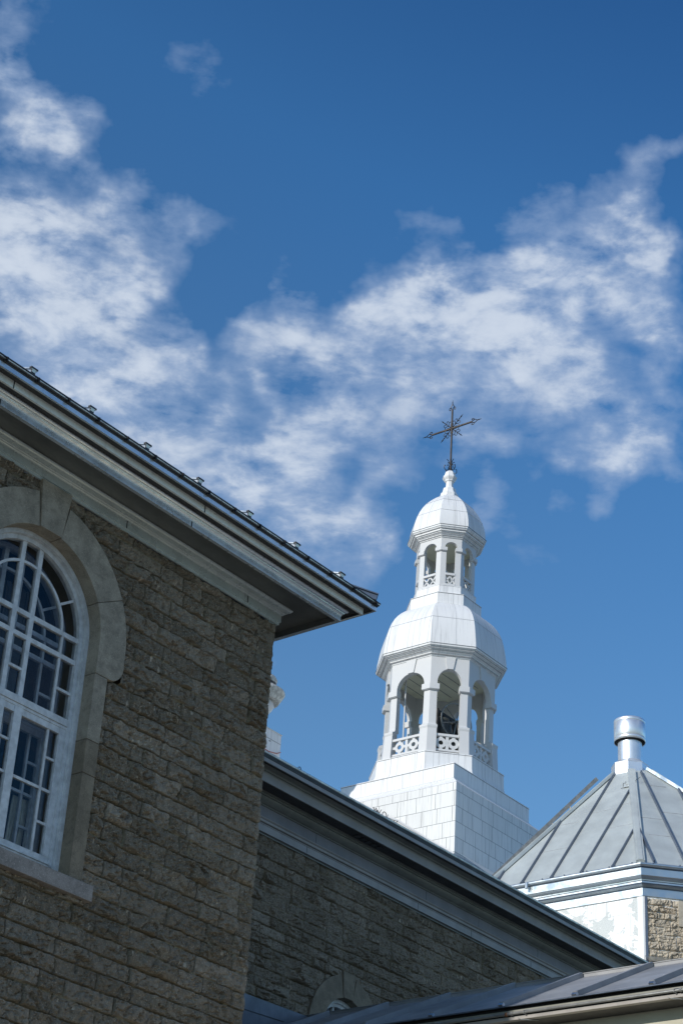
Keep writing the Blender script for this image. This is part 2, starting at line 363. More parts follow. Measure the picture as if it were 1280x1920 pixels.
def thing(name, label, cat, loc=(0, 0, 0), az=0.0, group=None):
    o = bpy.data.objects.new(name, None); C.objects.link(o); o.location = loc; o.rotation_euler = (0, 0, R(az)); o.empty_display_size = .3
    o['label'] = label; o['category'] = cat
    if group: o['group'] = group
    return o
def rootless(o, loc, az, label=None, cat=None, kind=None, group=None):
    o.location = loc; o.rotation_euler = (0, 0, R(az))
    if label: o['label'] = label
    if cat: o['category'] = cat
    if kind: o['kind'] = kind
    if group: o['group'] = group
    return o
def offset_path(pts, d, closed=False):
    """shift a plan polyline to its right-hand side (outwards) by d with mitred corners"""
    out = []; n = len(pts)
    for i in range(n):
        a = pts[(i - 1) % n] if (closed or i > 0) else None; b = pts[i]; c = pts[(i + 1) % n] if (closed or i < n - 1) else None
        ns = []
        for p, q in ((a, b), (b, c)):
            if p is None or q is None: continue
            L = math.hypot(q[0] - p[0], q[1] - p[1]); ns.append((-(q[1] - p[1]) / L, (q[0] - p[0]) / L))
        if len(ns) == 1: nx, ny = ns[0]; k = 1
        else:
            nx, ny = ns[0][0] + ns[1][0], ns[0][1] + ns[1][1]; L = math.hypot(nx, ny); nx /= L; ny /= L; k = 1 / max(.3, nx * ns[0][0] + ny * ns[0][1])
        out.append((b[0] + nx * d * k, b[1] + ny * d * k))
    return out
def cornice(mb, path, prof, closed=False):
    """sweep a profile [(outward, z)] along a plan path given in (u, v)"""
    cols = [offset_path(path, e, closed) for e, z in prof]
    st = [[(cols[k][i][0], cols[k][i][1], prof[k][1]) for k in range(len(prof))] for i in range(len(path))]
    # give every strip its own vertices so folds in the sheet metal stay crisp
    n = len(path)
    for k in range(len(prof) - 1):
        for i in range(n if closed else n - 1):
            j = (i + 1) % n
            a, b, c, d = st[i][k], st[j][k], st[j][k + 1], st[i][k + 1]
            L = math.dist(a, b); w_ = math.dist(a, d)
            mb.add([a, b, c, d], [(0, 1, 2, 3)], [[(0, prof[k][1]), (L, prof[k][1]), (L, prof[k + 1][1]), (0, prof[k + 1][1])]])

# ---------------------------------------------------------------- noise for the rock faces
def hsh(ix, iy, seed):
    n = (ix.astype(np.int64) * 374761393 + iy.astype(np.int64) * 668265263 + seed * 974634777) & 0x7fffffff
    n = ((n ^ (n >> 13)) * 1274126177) & 0x7fffffff
    n = (n ^ (n >> 16)) & 0xffffff
    return n / float(0xffffff)
def vnoise(x, y, f, seed):
    x = x * f; y = y * f; ix = np.floor(x); iy = np.floor(y); fx = x - ix; fy = y - iy
    fx = fx * fx * (3 - 2 * fx); fy = fy * fy * (3 - 2 * fy); ix = ix.astype(int); iy = iy.astype(int)
    a = hsh(ix, iy, seed); b = hsh(ix + 1, iy, seed); c = hsh(ix, iy + 1, seed); d = hsh(ix + 1, iy + 1, seed)
    return (a * (1 - fx) + b * fx) * (1 - fy) + (c * (1 - fx) + d * fx) * fy
def fbm(x, y, f, seed, octs=4, g=.5):
    o = 0; a = 1; tot = 0
    for i in range(octs): o = o + a * vnoise(x, y, f, seed + i * 17); tot += a; a *= g; f *= 2.03
    return o / tot

def rock_wall(name, parent, u0, u1, z0, z1, course, res, seed, material='rock_stone', cut=None, amp=1.0, wmin=.34, wmax=.98, vbase=0.0, top_row=None, rough_end=False, drills=True):
    rng = random.Random(seed)
    rows = [z1]
    z = z1 if top_row is None else z1 - top_row
    if top_row is not None: rows.append(z)
    while z > z0: z -= course * rng.uniform(.90, 1.10); rows.append(z)
    rows = np.array(rows[::-1])
    nu = int((u1 - u0) / res) + 1; nz = int((z1 - z0) / res) + 1
    uu = np.linspace(u0, u1, nu); zz_ = np.linspace(z0, z1, nz)
    U, Z = np.meshgrid(uu, zz_)
    warp = (fbm(U, Z, 2.2, seed + 5, 3) - .5) * .014
    warp2 = (fbm(U, Z, 3.0, seed + 9, 3) - .5) * .03
    Zw = Z + warp; Uw = U + warp2
    ri = np.clip(np.searchsorted(rows, Zw) - 1, 0, len(rows) - 2)
    zl = rows[ri]; zh = rows[ri + 1]
    joints = []; 
    for r_ in range(len(rows) - 1):
        js = [u0 - rng.uniform(.1, .5)]
        while js[-1] < u1 + .2: js.append(js[-1] + (rng.uniform(wmin, wmax) if rng.random() > .12 else rng.uniform(.14, .26)))
        js = [j for j in js if abs(j - u1) > .13]
        joints.append(np.array(js))
    DRM = np.zeros_like(U); H = np.zeros_like(U); MO = np.zeros_like(U); TN = np.zeros_like(U); WM = np.zeros_like(U)
    for r_ in range(len(rows) - 1):
        msk = ri == r_
        if not msk.any(): continue
        js = joints[r_]; u = Uw[msk]; z_ = Zw[msk]
        ji = np.clip(np.searchsorted(js, u) - 1, 0, len(js) - 2); ul = js[ji]; uh = js[ji + 1]
        du = np.minimum(u - ul, uh - u); dz = np.minimum(z_ - rows[r_], rows[r_ + 1] - z_)
        K = len(js); ns = 7
        rr = np.random.RandomState(seed * 131 + r_)
        big = rr.uniform(.30, .95, K) ** 1.3
        hc = np.full(u.shape, 9.0); cxm = (ul + uh) / 2; czm = (rows[r_] + rows[r_ + 1]) / 2
        hh = rows[r_ + 1] - rows[r_]
        for q in range(ns):
            px = rr.uniform(-.5, .5, K); pz = rr.uniform(-.55, .35, K)
            ang = rr.uniform(0, 2 * math.pi, K); sl = rr.uniform(.05, .55, K) * big
            hq = rr.uniform(.05, .11, K) * (.35 + .65 * big)
            t_ = (u - cxm - px[ji] * (uh - ul)) * np.cos(ang[ji]) + (z_ - czm - pz[ji] * hh) * np.sin(ang[ji])
            hc = np.minimum(hc, hq[ji] + t_ * sl[ji])
        # rock faces bulge low and are undercut towards the bed below
        tz = (z_ - rows[r_]) / hh
        under = np.clip(tz / (.10 + .30 * rr.uniform(0, 1, K)[ji]), 0, 1) ** .8
        bul = .55 + .45 * (1 - tz)
        hc = np.clip(hc, .004, .13) * bul * (.25 + .75 * under)
        e = np.minimum(du, dz)
        edge = np.clip((e - .0058) / .014, 0, 1) ** .7
        # chips knocked off, mostly leaving a scarp that faces down
        for q in range(5):
            px = rr.uniform(-.48, .48, K); pz = rr.uniform(-.35, .25, K); ang = rr.uniform(-2.5, -.6, K); on = rr.uniform(0, 1, K) < .6; wd_ = rr.uniform(.06, .20, K); dpt = rr.uniform(.018, .050, K)
            X_ = u - cxm - px[ji] * (uh - ul); Z_ = z_ - czm - pz[ji] * hh
            wob = (vnoise(u, z_, 14.0, seed + q * 7) - .5) * .05
            dd_ = X_ * np.cos(ang[ji]) + Z_ * np.sin(ang[ji]) + wob; tt_ = np.abs(-X_ * np.sin(ang[ji]) + Z_ * np.cos(ang[ji]))
            hc = hc - np.where((dd_ > 0) & on[ji], dpt[ji] * np.clip(1 - dd_ / .09, 0, 1) * np.clip((wd_[ji] - tt_) / .03, 0, 1), 0)
        hc = np.maximum(hc, .001)
        H[msk] = np.where(e < .0058, -.022, edge * (hc * 1.05 + .014))
        MO[msk] = 1 - np.clip((e - .0055) / .006, 0, 1)
        TN[msk] = rr.uniform(0, 1, K)[ji] ** 1.2; wv_ = rr.uniform(0, 1, K); WM[msk] = np.where(wv_ > .88, (wv_ - .88) * 2.6, 0)[ji]
    n1 = fbm(U, Z, 9.0, seed + 31, 5, .58); n2 = 1 - np.abs(2 * fbm(U, Z * 1.6, 7.0, seed + 77, 4, .55) - 1)
    body = 1 - MO
    H = H + body * ((n1 - .5) * .052 - np.clip(n2 - .80, 0, 1) * .10 * (n1 > .4))
    pits = vnoise(U, Z, 6.5, seed + 201); H = H - body * np.clip(pits - .93, 0, 1) * .55
    if drills:
        for q in range(int((u1 - u0) * (z1 - z0) * 1.6)):
            cu_ = rng.uniform(u0, u1); r_ = rng.randrange(len(rows) - 1); nn = rng.randint(1, 5); sgap = rng.uniform(.09, .13)
            topz = rows[r_ + 1] - .02 if rng.random() < .55 else rows[r_] + .10
            for k in range(nn):
                du_ = np.abs(U - (cu_ + k * sgap)); ins = (du_ < .010) & (Z < topz) & (Z > topz - rng.uniform(.05, .09))
                H[ins] -= .012; DRM[ins] = 1
    H *= amp
    if rough_end: H = H * (1 - .62 * np.clip((U - (u1 - .09)) / .09, 0, 1)) + np.clip((U - (u1 - .09)) / .09, 0, 1) * .012
    Vv = vbase + H
    if rough_end:   # ragged arris at the u1 corner
        k = np.clip((U - (u1 - .05)) / .05, 0, 1)
        Ud = U + k * ((fbm(Z, Z * 0 + 3, 6.0, seed + 3, 4) - .55) * .05)
    else: Ud = U
    verts = np.stack([Ud, -Vv, Z], -1).reshape(-1, 3)
    idx = np.arange(nu * nz).reshape(nz, nu)
    a = idx[:-1, :-1]; b = idx[:-1, 1:]; c = idx[1:, 1:]; d = idx[1:, :-1]
    keep = np.ones(a.shape, bool)
    if cut is not None:
        cu_ = (U[:-1, :-1] + U[1:, 1:]) / 2; cz_ = (Z[:-1, :-1] + Z[1:, 1:]) / 2; keep = ~cut(cu_, cz_)
    F = np.stack([a[keep], b[keep], c[keep], d[keep]], -1)
    nv = len(verts)
    if rough_end:   # fold the mesh round the corner
        last = idx[:, -1]; depth = [.02, .06, .12, .25]
        colz = Z[:, -1]; prev = last; extra = []
        for q, dp in enumerate(depth):
            uq = Ud[:, -1] + (fbm(colz, colz * 0 + dp * 20, 8.0, seed + 40, 3) - .5) * .03 * min(1, dp * 10)
            vq = Vv[:, -1] * 0 + vbase - dp
            extra.append(np.stack([uq, -vq, colz], -1)); cur = nv + q * nz + np.arange(nz)
            F = np.concatenate([F, np.stack([prev[:-1], cur[:-1], cur[1:], prev[1:]], -1)]); prev = cur
        verts = np.concatenate([verts] + extra)
    me = bpy.data.meshes.new(name)
    me.vertices.add(len(verts)); me.vertices.foreach_set('co', verts.astype(np.float32).ravel())
    me.loops.add(F.size); me.loops.foreach_set('vertex_index', F.astype(np.int32).ravel())
    me.polygons.add(len(F)); me.polygons.foreach_set('loop_start', (np.arange(len(F)) * 4).astype(np.int32)); me.polygons.foreach_set('loop_total', np.full(len(F), 4, np.int32))
    me.update(calc_edges=True); me.validate()
    ca = me.color_attributes.new('stone', 'FLOAT_COLOR', 'POINT')
    colr = np.zeros((len(verts), 4), np.float32); n0 = nu * nz
    colr[:n0, 0] = TN.ravel(); colr[:n0, 1] = MO.ravel(); colr[:n0, 2] = WM.ravel(); colr[:n0, 3] = DRM.ravel(); colr[n0:, 0] = .5
    ca.data.foreach_set('color', colr.ravel())
    for p in me.polygons: p.use_smooth = False
    me.materials.append(M[material])
    o = bpy.data.objects.new(name, me); C.objects.link(o)
    if parent is not None: o.parent = parent
    return o

def arc(cx, cz, r, a0, a1, n=16):
    return [(cx + r * math.cos(R(a0 + (a1 - a0) * i / n)), cz + r * math.sin(R(a0 + (a1 - a0) * i / n))) for i in range(n + 1)]

# ================================================================ ground
g = MB(); g.add([(-2500, -2500, 0), (2500, -2500, 0), (2500, 2500, 0), (-2500, 2500, 0)], [(0, 1, 2, 3)])
rootless(g.build('ground', 'asphalt', recalc=False), (0, 0, 0), 0, kind='structure')

# ================================================================ near stone building (frame: u along the wall, v outwards)
NB = thing('stone_building', 'near rough stone building with a tall arched white window under a deep metal eave', 'building', (-.8305, 25.4865, 0), 50.67)
UC, ZS = -4.545, 12.52
def surround_cut(u, z):
    x = np.abs(u - UC); r_ = np.hypot(u - UC, z - ZS)
    a = (x < 1.31) & (z < 12.2) & (z > 9.30)
    b = (x < 1.565) & (z <= ZS) & (z > 12.10); b2 = (x < 1.45) & (z > 12.06) & (z < 12.2)
    c = (r_ < 1.565) & (z > ZS)
    d = (x < .17 + .065 * (z - 13.4)) & (z > 13.4) & (z < 14.27)
    e = (x < 1.475) & (z > 9.15) & (z < 9.335)
    return a | b | b2 | c | d | e
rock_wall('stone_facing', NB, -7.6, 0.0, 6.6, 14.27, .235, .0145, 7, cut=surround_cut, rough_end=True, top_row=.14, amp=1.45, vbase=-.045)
b = MB()
for x0, x1, z0, z1 in ((-14, -7.6, 0, 14.27), (-7.6, -.02, 0, 6.6), (-7.6, UC - 1.2, 6.6, 14.27), (UC + 1.2, -.02, 6.6, 14.27), (UC - 1.2, UC + 1.2, 6.6, 9.2), (UC - 1.2, UC + 1.2, 13.75, 14.27)):
    b.box(x0, x1, -.38, -.12, z0, z1)
b.box(-.34, -.021, -9, -.39, 0, 14.27)
b.build('wall', 'dressed_dark', NB)
# window surround of dressed stone
def stone_block(pts, name='surround_stone', mt='dressed_stone', v0=-.32, v1=.035, bev=.007):
    q = MB(); q.poly_uz(pts, v0, v1); return q.build(name, mt, NB, bevel=bev)
key = [(UC - .187, ZS + 1.083), (UC + .187, ZS + 1.083), (UC + .272, 14.265), (UC - .272, 14.265)]
stone_block(key, 'keystone', v1=.05)
for sgn in (1, -1):
    mir = lambda ps: [(UC + sgn * (u - UC), z) for u, z in ps]
    stone_block(mir(arc(UC, ZS, 1.095, 27.3, 79.8, 16) + arc(UC, ZS, 1.575, 79.8, 27.3, 18)))
    low = arc(UC, ZS, 1.095, 0, 27, 8) + arc(UC, ZS, 1.575, 27, 0, 9) + [(UC + 1.575, 12.30)] + arc(UC + 1.345, 12.30, .23, 0, -90, 8) + [(UC + 1.32, 12.072), (UC + 1.095, 12.072)]
    stone_block(mir(low))
    for z0, z1, mt in ((11.165, 12.066, 'dressed_stone'), (10.715, 11.158, 'dressed_dark'), (9.345, 10.708, 'dressed_dark')):
        stone_block(mir([(UC + 1.093, z0), (UC + 1.318, z0), (UC + 1.318, z1), (UC + 1.093, z1)]), mt=mt, v1=.03)
q = MB(); q.box(UC - 1.485, UC + 1.485, -.34, .075, 9.145, 9.343); q.build('window_sill', 'granite', NB, bevel=.008)

def make_window(parent, name, v, inner=False):
    """arched sash window; v = depth of the glass"""
    root = bpy.data.objects.new(name, None); C.objects.link(root); root.parent = parent
    wood = 'white_wood'
    def band(r0, r1, v0, v1, zb, nm):
        o = arc(UC, ZS, r1, 180, 0, 40); i = arc(UC, ZS, r0, 0, 180, 40)
        q = MB(); pts = [(UC - r1, zb)] + o + [(UC + r1, zb), (UC + r0, zb)] + i + [(UC - r0, zb)]
        n = len(o) + 2; ou = [(UC - r1, zb)] + o + [(UC + r1, zb)]; inn = [(UC - r0, zb)] + arc(UC, ZS, r0, 180, 0, 40) + [(UC + r0, zb)]
        vs = [(u, v0, z) for u, z in ou] + [(u, v1, z) for u, z in ou] + [(u, v0, z) for u, z in inn] + [(u, v1, z) for u, z in inn]
        fs = []
        for k in range(n - 1):
            fs += [(k, k + 1, n + k + 1, n + k), (2 * n + k, 3 * n + k, 3 * n + k + 1, 2 * n + k + 1), (n + k, n + k + 1, 3 * n + k + 1, 3 * n + k), (k, 2 * n + k, 2 * n + k + 1, k + 1)]
        fs += [(0, n, 3 * n, 2 * n), (n - 1, 3 * n - 1, 4 * n - 1, 2 * n - 1)]
        q.add(vs, fs); q.build(nm, wood, root)
    if not inner:
        band(1.035, 1.093, v - .06, v + .115, 9.345, 'brick_mould')
    band(.972, 1.033, v - .05, v + .055, 9.345, 'frame')
    q = MB()
    def hb(u0, u1, z0, z1, t=.028): q.box(UC + u0, UC + u1, v - .02, v + t, z0, z1)
    X = .972
    ztop = lambda u: ZS + math.sqrt(max(0, X * X - u * u))
    for s_ in (-1, 1):
        q.box(UC + s_ * .15 - .036, UC + s_ * .15 + .036, v - .022, v + .034, 11.42, ztop(.15) + .01)
        q.box(UC + s_ * .715 - .018, UC + s_ * .715 + .018, v - .02, v + .024, 11.42, 12.498)
        a, b_ = sorted((s_ * .733, s_ * X)); hb(a, b_, 11.765, 11.80)
        # radial bar
        c0, s0 = math.cos(R(33)), math.sin(R(33))
        q.bar((UC + s_ * .70 * c0, v + .022, ZS + .70 * s0), (UC + s_ * .975 * c0, v + .022, ZS + .975 * s0), .034, .04, (0, -1, 0))
    # arc bar
    o = arc(UC, ZS + .01, .708, 0, 180, 30); i = arc(UC, ZS + .01, .672, 0, 180, 30)
    q.poly_uz(o + i[::-1], v - .02, v + .026)
    hb(-X, X, 12.497, 12.562, .032); hb(-X, X, 12.19, 12.252, .032)
    hb(-.114, .114, 11.765, 11.80)
    q.build('glazing_bars', wood, root)
    q = MB(); q.box(UC - 1.0, UC + 1.0, v - .03, v + .06, 11.325, 11.418); q.box(UC - 1.0, UC + 1.0, v - .03, v + .045, 11.285, 11.323); q.build('transom', wood, root, bevel=.006)
    q = MB()
    for s_ in (-1, 1):
        q.box(UC + s_ * .15 - .064, UC + s_ * .15 + .064, v - .025, v + .045, 9.60, 11.284)
        a, b_ = sorted((s_ * .87, s_ * X)); q.box(UC + a, UC + b_, v - .025, v + .04, 9.60, 11.284)
    hb(-X, X, 11.20, 11.284, .036); hb(-X, X, 9.52, 9.60, .036); q.box(UC - 1.03, UC + 1.03, v - .03, v + .055, 9.345, 9.50); q.box(UC - .98, UC + .98, v + .02, v + .075, 9.50, 9.522)
    q.build('casement_rail', wood, root, bevel=.004)
    q = MB()
    for s_ in (-1, 1):
        q.box(UC + s_ * .700 - .017, UC + s_ * .700 + .017, v - .02, v + .022, 9.598, 11.205)
        for z_ in (10.82, 9.98):
            a, b_ = sorted((s_ * .717, s_ * .87)); hb(a, b_, z_, z_ + .032, .02)
        a, b_ = sorted((s_ * .214, s_ * .87)); hb(a, b_, 10.40, 10.436, .02)
    for z_ in (10.82, 10.40, 9.98): hb(-.086, .086, z_, z_ + .032, .02)
    q.build('casement_bars', wood, root)
    q = MB(); pp = [(UC - .985, 9.4)] + arc(UC, ZS, .985, 180, 0, 40) + [(UC + .985, 9.4)]; q.add([(u, v, z) for u, z in pp], [tuple(range(len(pp)))[::-1]])
    q.build('pane', 'glass', root, recalc=False)
    return root
make_window(NB, 'window', -.28)
make_window(NB, 'inner_window', -.60, True)
q = MB()   # plastered reveal between the two sashes
ou = [(UC - 1.04, 9.345)] + arc(UC, ZS, 1.04, 180, 0, 36) + [(UC + 1.04, 9.345)]
st = [[(u, -.335, z) for u, z in ou], [(u, -.75, z) for u, z in ou]]
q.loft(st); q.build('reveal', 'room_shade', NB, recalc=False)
q = MB(); q.box(UC - 3.0, UC + 3.4, -5.0, -4.9, 7.5, 14.2); q.box(UC - 3.0, UC - 2.9, -4.9, -.7, 7.5, 14.2); q.box(UC + 3.3, UC + 3.4, -4.9, -.7, 7.5, 14.2)
q.box(UC - 3.0, UC + 3.4, -4.9, -.7, 14.1, 14.2); q.box(UC - 3.0, UC + 3.4, -4.9, -.7, 7.4, 7.5)
q.box(UC - 3.0, UC - 1.04, -.76, -.70, 7.5, 14.1); q.box(UC + 1.04, UC + 3.4, -.76, -.70, 7.5, 14.1); q.box(UC - 1.04, UC + 1.04, -.76, -.70, 13.60, 14.1)
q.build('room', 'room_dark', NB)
q = MB()
for k in range(15):
    u0 = UC + .18 + k * .034; q.bar((u0, -.98 + .02 * math.sin(k * 2.1), 11.28), (u0 - .005, -.98 + .02 * math.cos(k * 1.7), 13.3), .036, .012, (0, 1, 0))
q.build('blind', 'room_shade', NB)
q = MB()
for k in range(9):
    u0 = UC + .66 + k * .030; q.tube([(u0 + .02, -.70, 10.40), (u0, -.70 + .015 * math.sin(k * 2.3), 9.9), (u0 - .03, -.70, 9.5)], .017, 6)
q.bar((UC + .05, -.72, 10.12), (UC + .62, -.72, 10.16), .02, .06); q.bar((UC + .36, -.72, 9.4), (UC + .44, -.72, 10.12), .06, .02, (0, 1, 0)); q.bar((UC + .05, -.72, 9.66), (UC + .62, -.72, 9.68), .02, .035)
q.build('curtain', 'curtain', NB)

# cornice, eave and roof: swept round the corner
P1 = [(-14, 0), (0, 0), (0, -9)]
def nb_part(name, mt, prof, sm=False, path=P1):
    q = MB(); cornice(q, path, prof); return q.build(name, mt, NB, recalc=False, smooth=False)
bedm = [(.0, 14.244), (.022, 14.246), (.024, 14.285), (.040, 14.288), (.042, 14.395), (.056, 14.402), (.066, 14.412), (.070, 14.425), (.078, 14.432), (.082, 14.444),
        (.10, 14.448), (.118, 14.452), (.136, 14.460), (.150, 14.472), (.160, 14.488), (.160, 14.500), (.150, 14.508)]
nb_part('bed_moulding', 'grey_moulding', bedm)
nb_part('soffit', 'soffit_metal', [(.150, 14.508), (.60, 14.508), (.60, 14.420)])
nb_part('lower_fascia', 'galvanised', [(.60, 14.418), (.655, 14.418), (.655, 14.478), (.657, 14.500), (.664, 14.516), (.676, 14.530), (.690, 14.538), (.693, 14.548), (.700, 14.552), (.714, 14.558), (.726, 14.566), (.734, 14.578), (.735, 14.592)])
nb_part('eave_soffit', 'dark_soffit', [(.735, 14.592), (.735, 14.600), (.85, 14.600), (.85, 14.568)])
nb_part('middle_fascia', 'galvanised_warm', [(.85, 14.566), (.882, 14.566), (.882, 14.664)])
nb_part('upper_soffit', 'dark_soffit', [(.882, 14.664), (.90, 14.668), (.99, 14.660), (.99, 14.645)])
nb_part('upper_fascia', 'galvanised', [(.99, 14.643), (1.021, 14.643), (1.021, 14.706)])
nb_part('gutter', 'dark_trim', [(1.021, 14.706), (1.030, 14.710), (1.034, 14.719), (1.027, 14.724), (1.044, 14.729), (1.049, 14.738), (1.040, 14.743)])
nb_part('drip_edge', 'drip_metal', [(1.040, 14.743), (1.056, 14.747), (1.059, 14.757), (1.050, 14.762)])
nb_part('roof_edge', 'dark_trim', [(1.050, 14.762), (1.062, 14.765), (1.063, 14.780), (.90, 14.83)])
q = MB()
rz = lambda e: 14.775 + (1.055 - e) * .36
q.add([(-14, 1.055, rz(1.055)), (1.055, 1.055, rz(1.055)), (1.055, -9, rz(1.055)), (-3.7, -3.7, rz(-3.7)), (-14, -3.7, rz(-3.7)), (-3.7, -9, rz(-3.7))],
      [(0, 1, 3, 4), (1, 2, 5, 3)])
q.build('roof', 'zinc_rib', NB, recalc=False)
for k in range(8):   # standing battens whose ends stick out over the eave
    u0 = -7.13 + k * 1.037
    q = MB(); q.bar((u0, 1.04, rz(1.04) - .02), (u0, .95 - min(3.6, abs(u0) + 1), rz(.95 - min(3.6, abs(u0) + 1)) - .02), .06, .095); q.bar((u0, 1.065, rz(1.065) + .062), (u0, .3, rz(.3) + .066), .10, .018)
    o = q.build('roof_batten', 'zinc_bright', NB)
    q = MB(); q.box(u0 - .034, u0 + .034, 1.042, 1.056, rz(1.05) - .015, rz(1.05) + .075); q.box(u0 - .058, u0 + .058, 1.035, 1.075, rz(1.05) + .066, rz(1.05) + .088); q.build('batten_end', 'dark_trim', o)
q = MB(); hp = [(1.06, 1.06, rz(1.06) - .02), (-3.7, -3.7, rz(-3.7) - .02)]
q.bar((1.0, 1.0, rz(1.0) - .02), hp[1], .24, .10); q.bar((.99, .99, rz(.99) + .08), hp[1], .13, .045); q.bar((1.02, 1.02, rz(1.02) + .066), (-3.7, -3.7, rz(-3.7) + .066), .29, .018); q.build('hip_cap', 'zinc_rib', NB)
for k in range(15):
    u0 = -6.53 + k * .535
    q = MB(); q.box(u0 - .03, u0 + .03, .99, 1.058, 14.712, 14.724); q.box(u0 - .012, u0 + .012, 1.05, 1.075, 14.715, 14.775); q.box(u0 - .06, u0 + .015, 1.03, 1.062, 14.752, 14.768)
    q.build('gutter_bracket', 'iron', NB)
for nm, us, lo, hi, e in (('fascia_joint', (-6.218, -2.656), 14.564, 14.666, .8845), ('fascia_joint', (-6.20, -2.643), 14.417, 14.50, .6575), ('moulding_joint', (-3.244, -.715), 14.286, 14.398, .0445)):
    for u0 in us:
        q = MB(); q.box(u0 - .007, u0 + .007, e - .004, e + .002, lo, hi); q.build(nm, 'dark_trim', NB)

# ================================================================ church nave wing (second stone wall, set back)
K2 = .868
def W2(u, v, z):
    a = R(51.35); return (K2 * (-1.1365 + u * math.cos(a) + v * math.sin(a)), K2 * (34.58 + u * math.sin(a) - v * math.cos(a)), 1.6 + K2 * (z - 1.6))
NV = thing('stone_wing', 'long stone wing set back behind the near corner, under a stepped grey cornice', 'building', W2(0, 0, 0), 51.35)
NV.scale = (K2,) * 3
AC, AZ = 2.95, 11.35
def arch_cut(u, z):
    r_ = np.hypot(u - AC, z - AZ); return ((r_ < 1.15) & (z > AZ)) | ((np.abs(u - AC) < 1.15) & (z <= AZ)) | ((np.abs(u - AC) < .15 + .06 * (z - 12)) & (z > 12) & (z < 12.585))
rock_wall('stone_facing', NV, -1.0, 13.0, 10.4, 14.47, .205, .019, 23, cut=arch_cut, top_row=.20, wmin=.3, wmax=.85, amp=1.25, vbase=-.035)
b = MB()
for x0, x1, z0, z1 in ((-1.0, AC - .8, -1, 14.47), (AC + .8, 24, -1, 14.47), (AC - .8, AC + .8, 12.15, 14.47), (AC - .8, AC + .8, -1, 9.6)):
    b.box(x0, x1, -.45, -.12, z0, z1)
b.box(23.6, 24, -12, -.46, 0, 14.4); b.box(-1.0, -.6, -12, -.46, 0, 14.4)
b.build('wall', 'dressed_dark', NV)
def nv_stone(pts, name='surround_stone', v1=.03, mt='dressed_dark'):
    q = MB(); q.poly_uz(pts, -.30, v1); return q.build(name, mt, NV, bevel=.007)
nv_stone([(AC - .15, AZ + .735), (AC + .15, AZ + .735), (AC + .195, 12.585), (AC - .195, 12.585)], 'keystone', .040, 'dressed_dark')
for s_ in (1, -1):
    nv_stone([(AC + s_ * (u - AC), z) for u, z in arc(AC, AZ, .735, -1, 78.3, 16) + arc(AC, AZ, 1.16, 78.3, -1, 18)])
    nv_stone([(AC + s_ * u, z) for u, z in ((.735, 9.6), (1.16, 9.6), (1.16, 11.33), (.735, 11.33))])
wr = bpy.data.objects.new('window', None); C.objects.link(wr); wr.parent = NV
q = MB()
def ringband(q, cx, cz, r0, r1, v0, v1, zb, n=28):
    o = [(cx - r1, zb)] + arc(cx, cz, r1, 180, 0, n) + [(cx + r1, zb)]; i = [(cx - r0, zb)] + arc(cx, cz, r0, 180, 0, n) + [(cx + r0, zb)]
    k = len(o); vs = [(u, v0, z) for u, z in o] + [(u, v1, z) for u, z in o] + [(u, v0, z) for u, z in i] + [(u, v1, z) for u, z in i]; fs = []
    for j in range(k - 1): fs += [(j, j + 1, k + j + 1, k + j), (2 * k + j, 3 * k + j, 3 * k + j + 1, 2 * k + j + 1), (k + j, k + j + 1, 3 * k + j + 1, 3 * k + j), (j, 2 * k + j, 2 * k + j + 1, j + 1)]
    q.add(vs, fs)
ringband(q, AC, AZ, .66, .733, -.30, -.14, 9.6); ringband(q, AC, AZ, .60, .66, -.32, -.19, 9.6); q.build('frame', 'white_wood', wr)
q = MB()
for u0 in (-.36, -.12, .12, .36): q.box(AC + u0 - .022, AC + u0 + .022, -.28, -.22, 9.6, AZ + math.sqrt(.37 - u0 * u0))
q.box(AC - .6, AC + .6, -.28, -.225, 11.02, 11.08); q.build('glazing_bars', 'white_wood', wr)
q = MB(); pp = [(AC - .62, 9.6)] + arc(AC, AZ, .62, 180, 0, 24) + [(AC + .62, 9.6)]; q.add([(u, -.26, z) for u, z in pp], [tuple(range(len(pp)))[::-1]]); q.build('pane', 'glass', wr, recalc=False)
q = MB(); q.box(AC - 1.4, AC + 1.4, -3.0, -2.9, 9, 13); q.box(AC - 1.4, AC - 1.3, -2.9, -.46, 9, 13); q.box(AC + 1.3, AC + 1.4, -2.9, -.46, 9, 13); q.box(AC - 1.4, AC + 1.4, -2.9, -.46, 12.9, 13); q.build('room', 'room_shade', NV)
P2 = [(-1.4, 0), (22.6, 0), (22.6, -12)]
def nv_part(name, mt, prof):
    q = MB(); cornice(q, P2, prof); return q.build(name, mt, NV, recalc=False)
nv_part('drip_strip', 'olive_cornice', [(0, 14.425), (.028, 14.428), (.028, 14.446)])
nv_part('lower_architrave', 'painted_cornice', [(.028, 14.462), (.070, 14.464), (.070, 14.598), (.082, 14.602), (.082, 14.616)])
nv_part('bead', 'painted_cornice', [(.075, 14.63), (.105, 14.634), (.112, 14.652), (.112, 14.674), (.132, 14.688), (.142, 14.702), (.138, 14.716), (.118, 14.722)])
nv_part('shadow_gap', 'dark_trim', [(.028, 14.446), (.030, 14.462)]); nv_part('shadow_gap', 'dark_trim', [(.082, 14.616), (.070, 14.618), (.075, 14.63)])
nv_part('frieze', 'frieze_paint', [(.118, 14.722), (.118, 14.918)])
nv_part('cove', 'olive_cornice', [(.118, 14.918), (.150, 14.922), (.152, 14.934), (.185, 14.940), (.205, 14.950), (.235, 14.968), (.262, 14.990), (.280, 15.014), (.285, 15.030)])
nv_part('step_moulding', 'olive_cornice', [(.285, 15.030), (.318, 15.034), (.320, 15.060), (.350, 15.064), (.352, 15.092)])
nv_part('soffit', 'dark_soffit', [(.352, 15.092), (.63, 15.092), (.63, 15.084)])
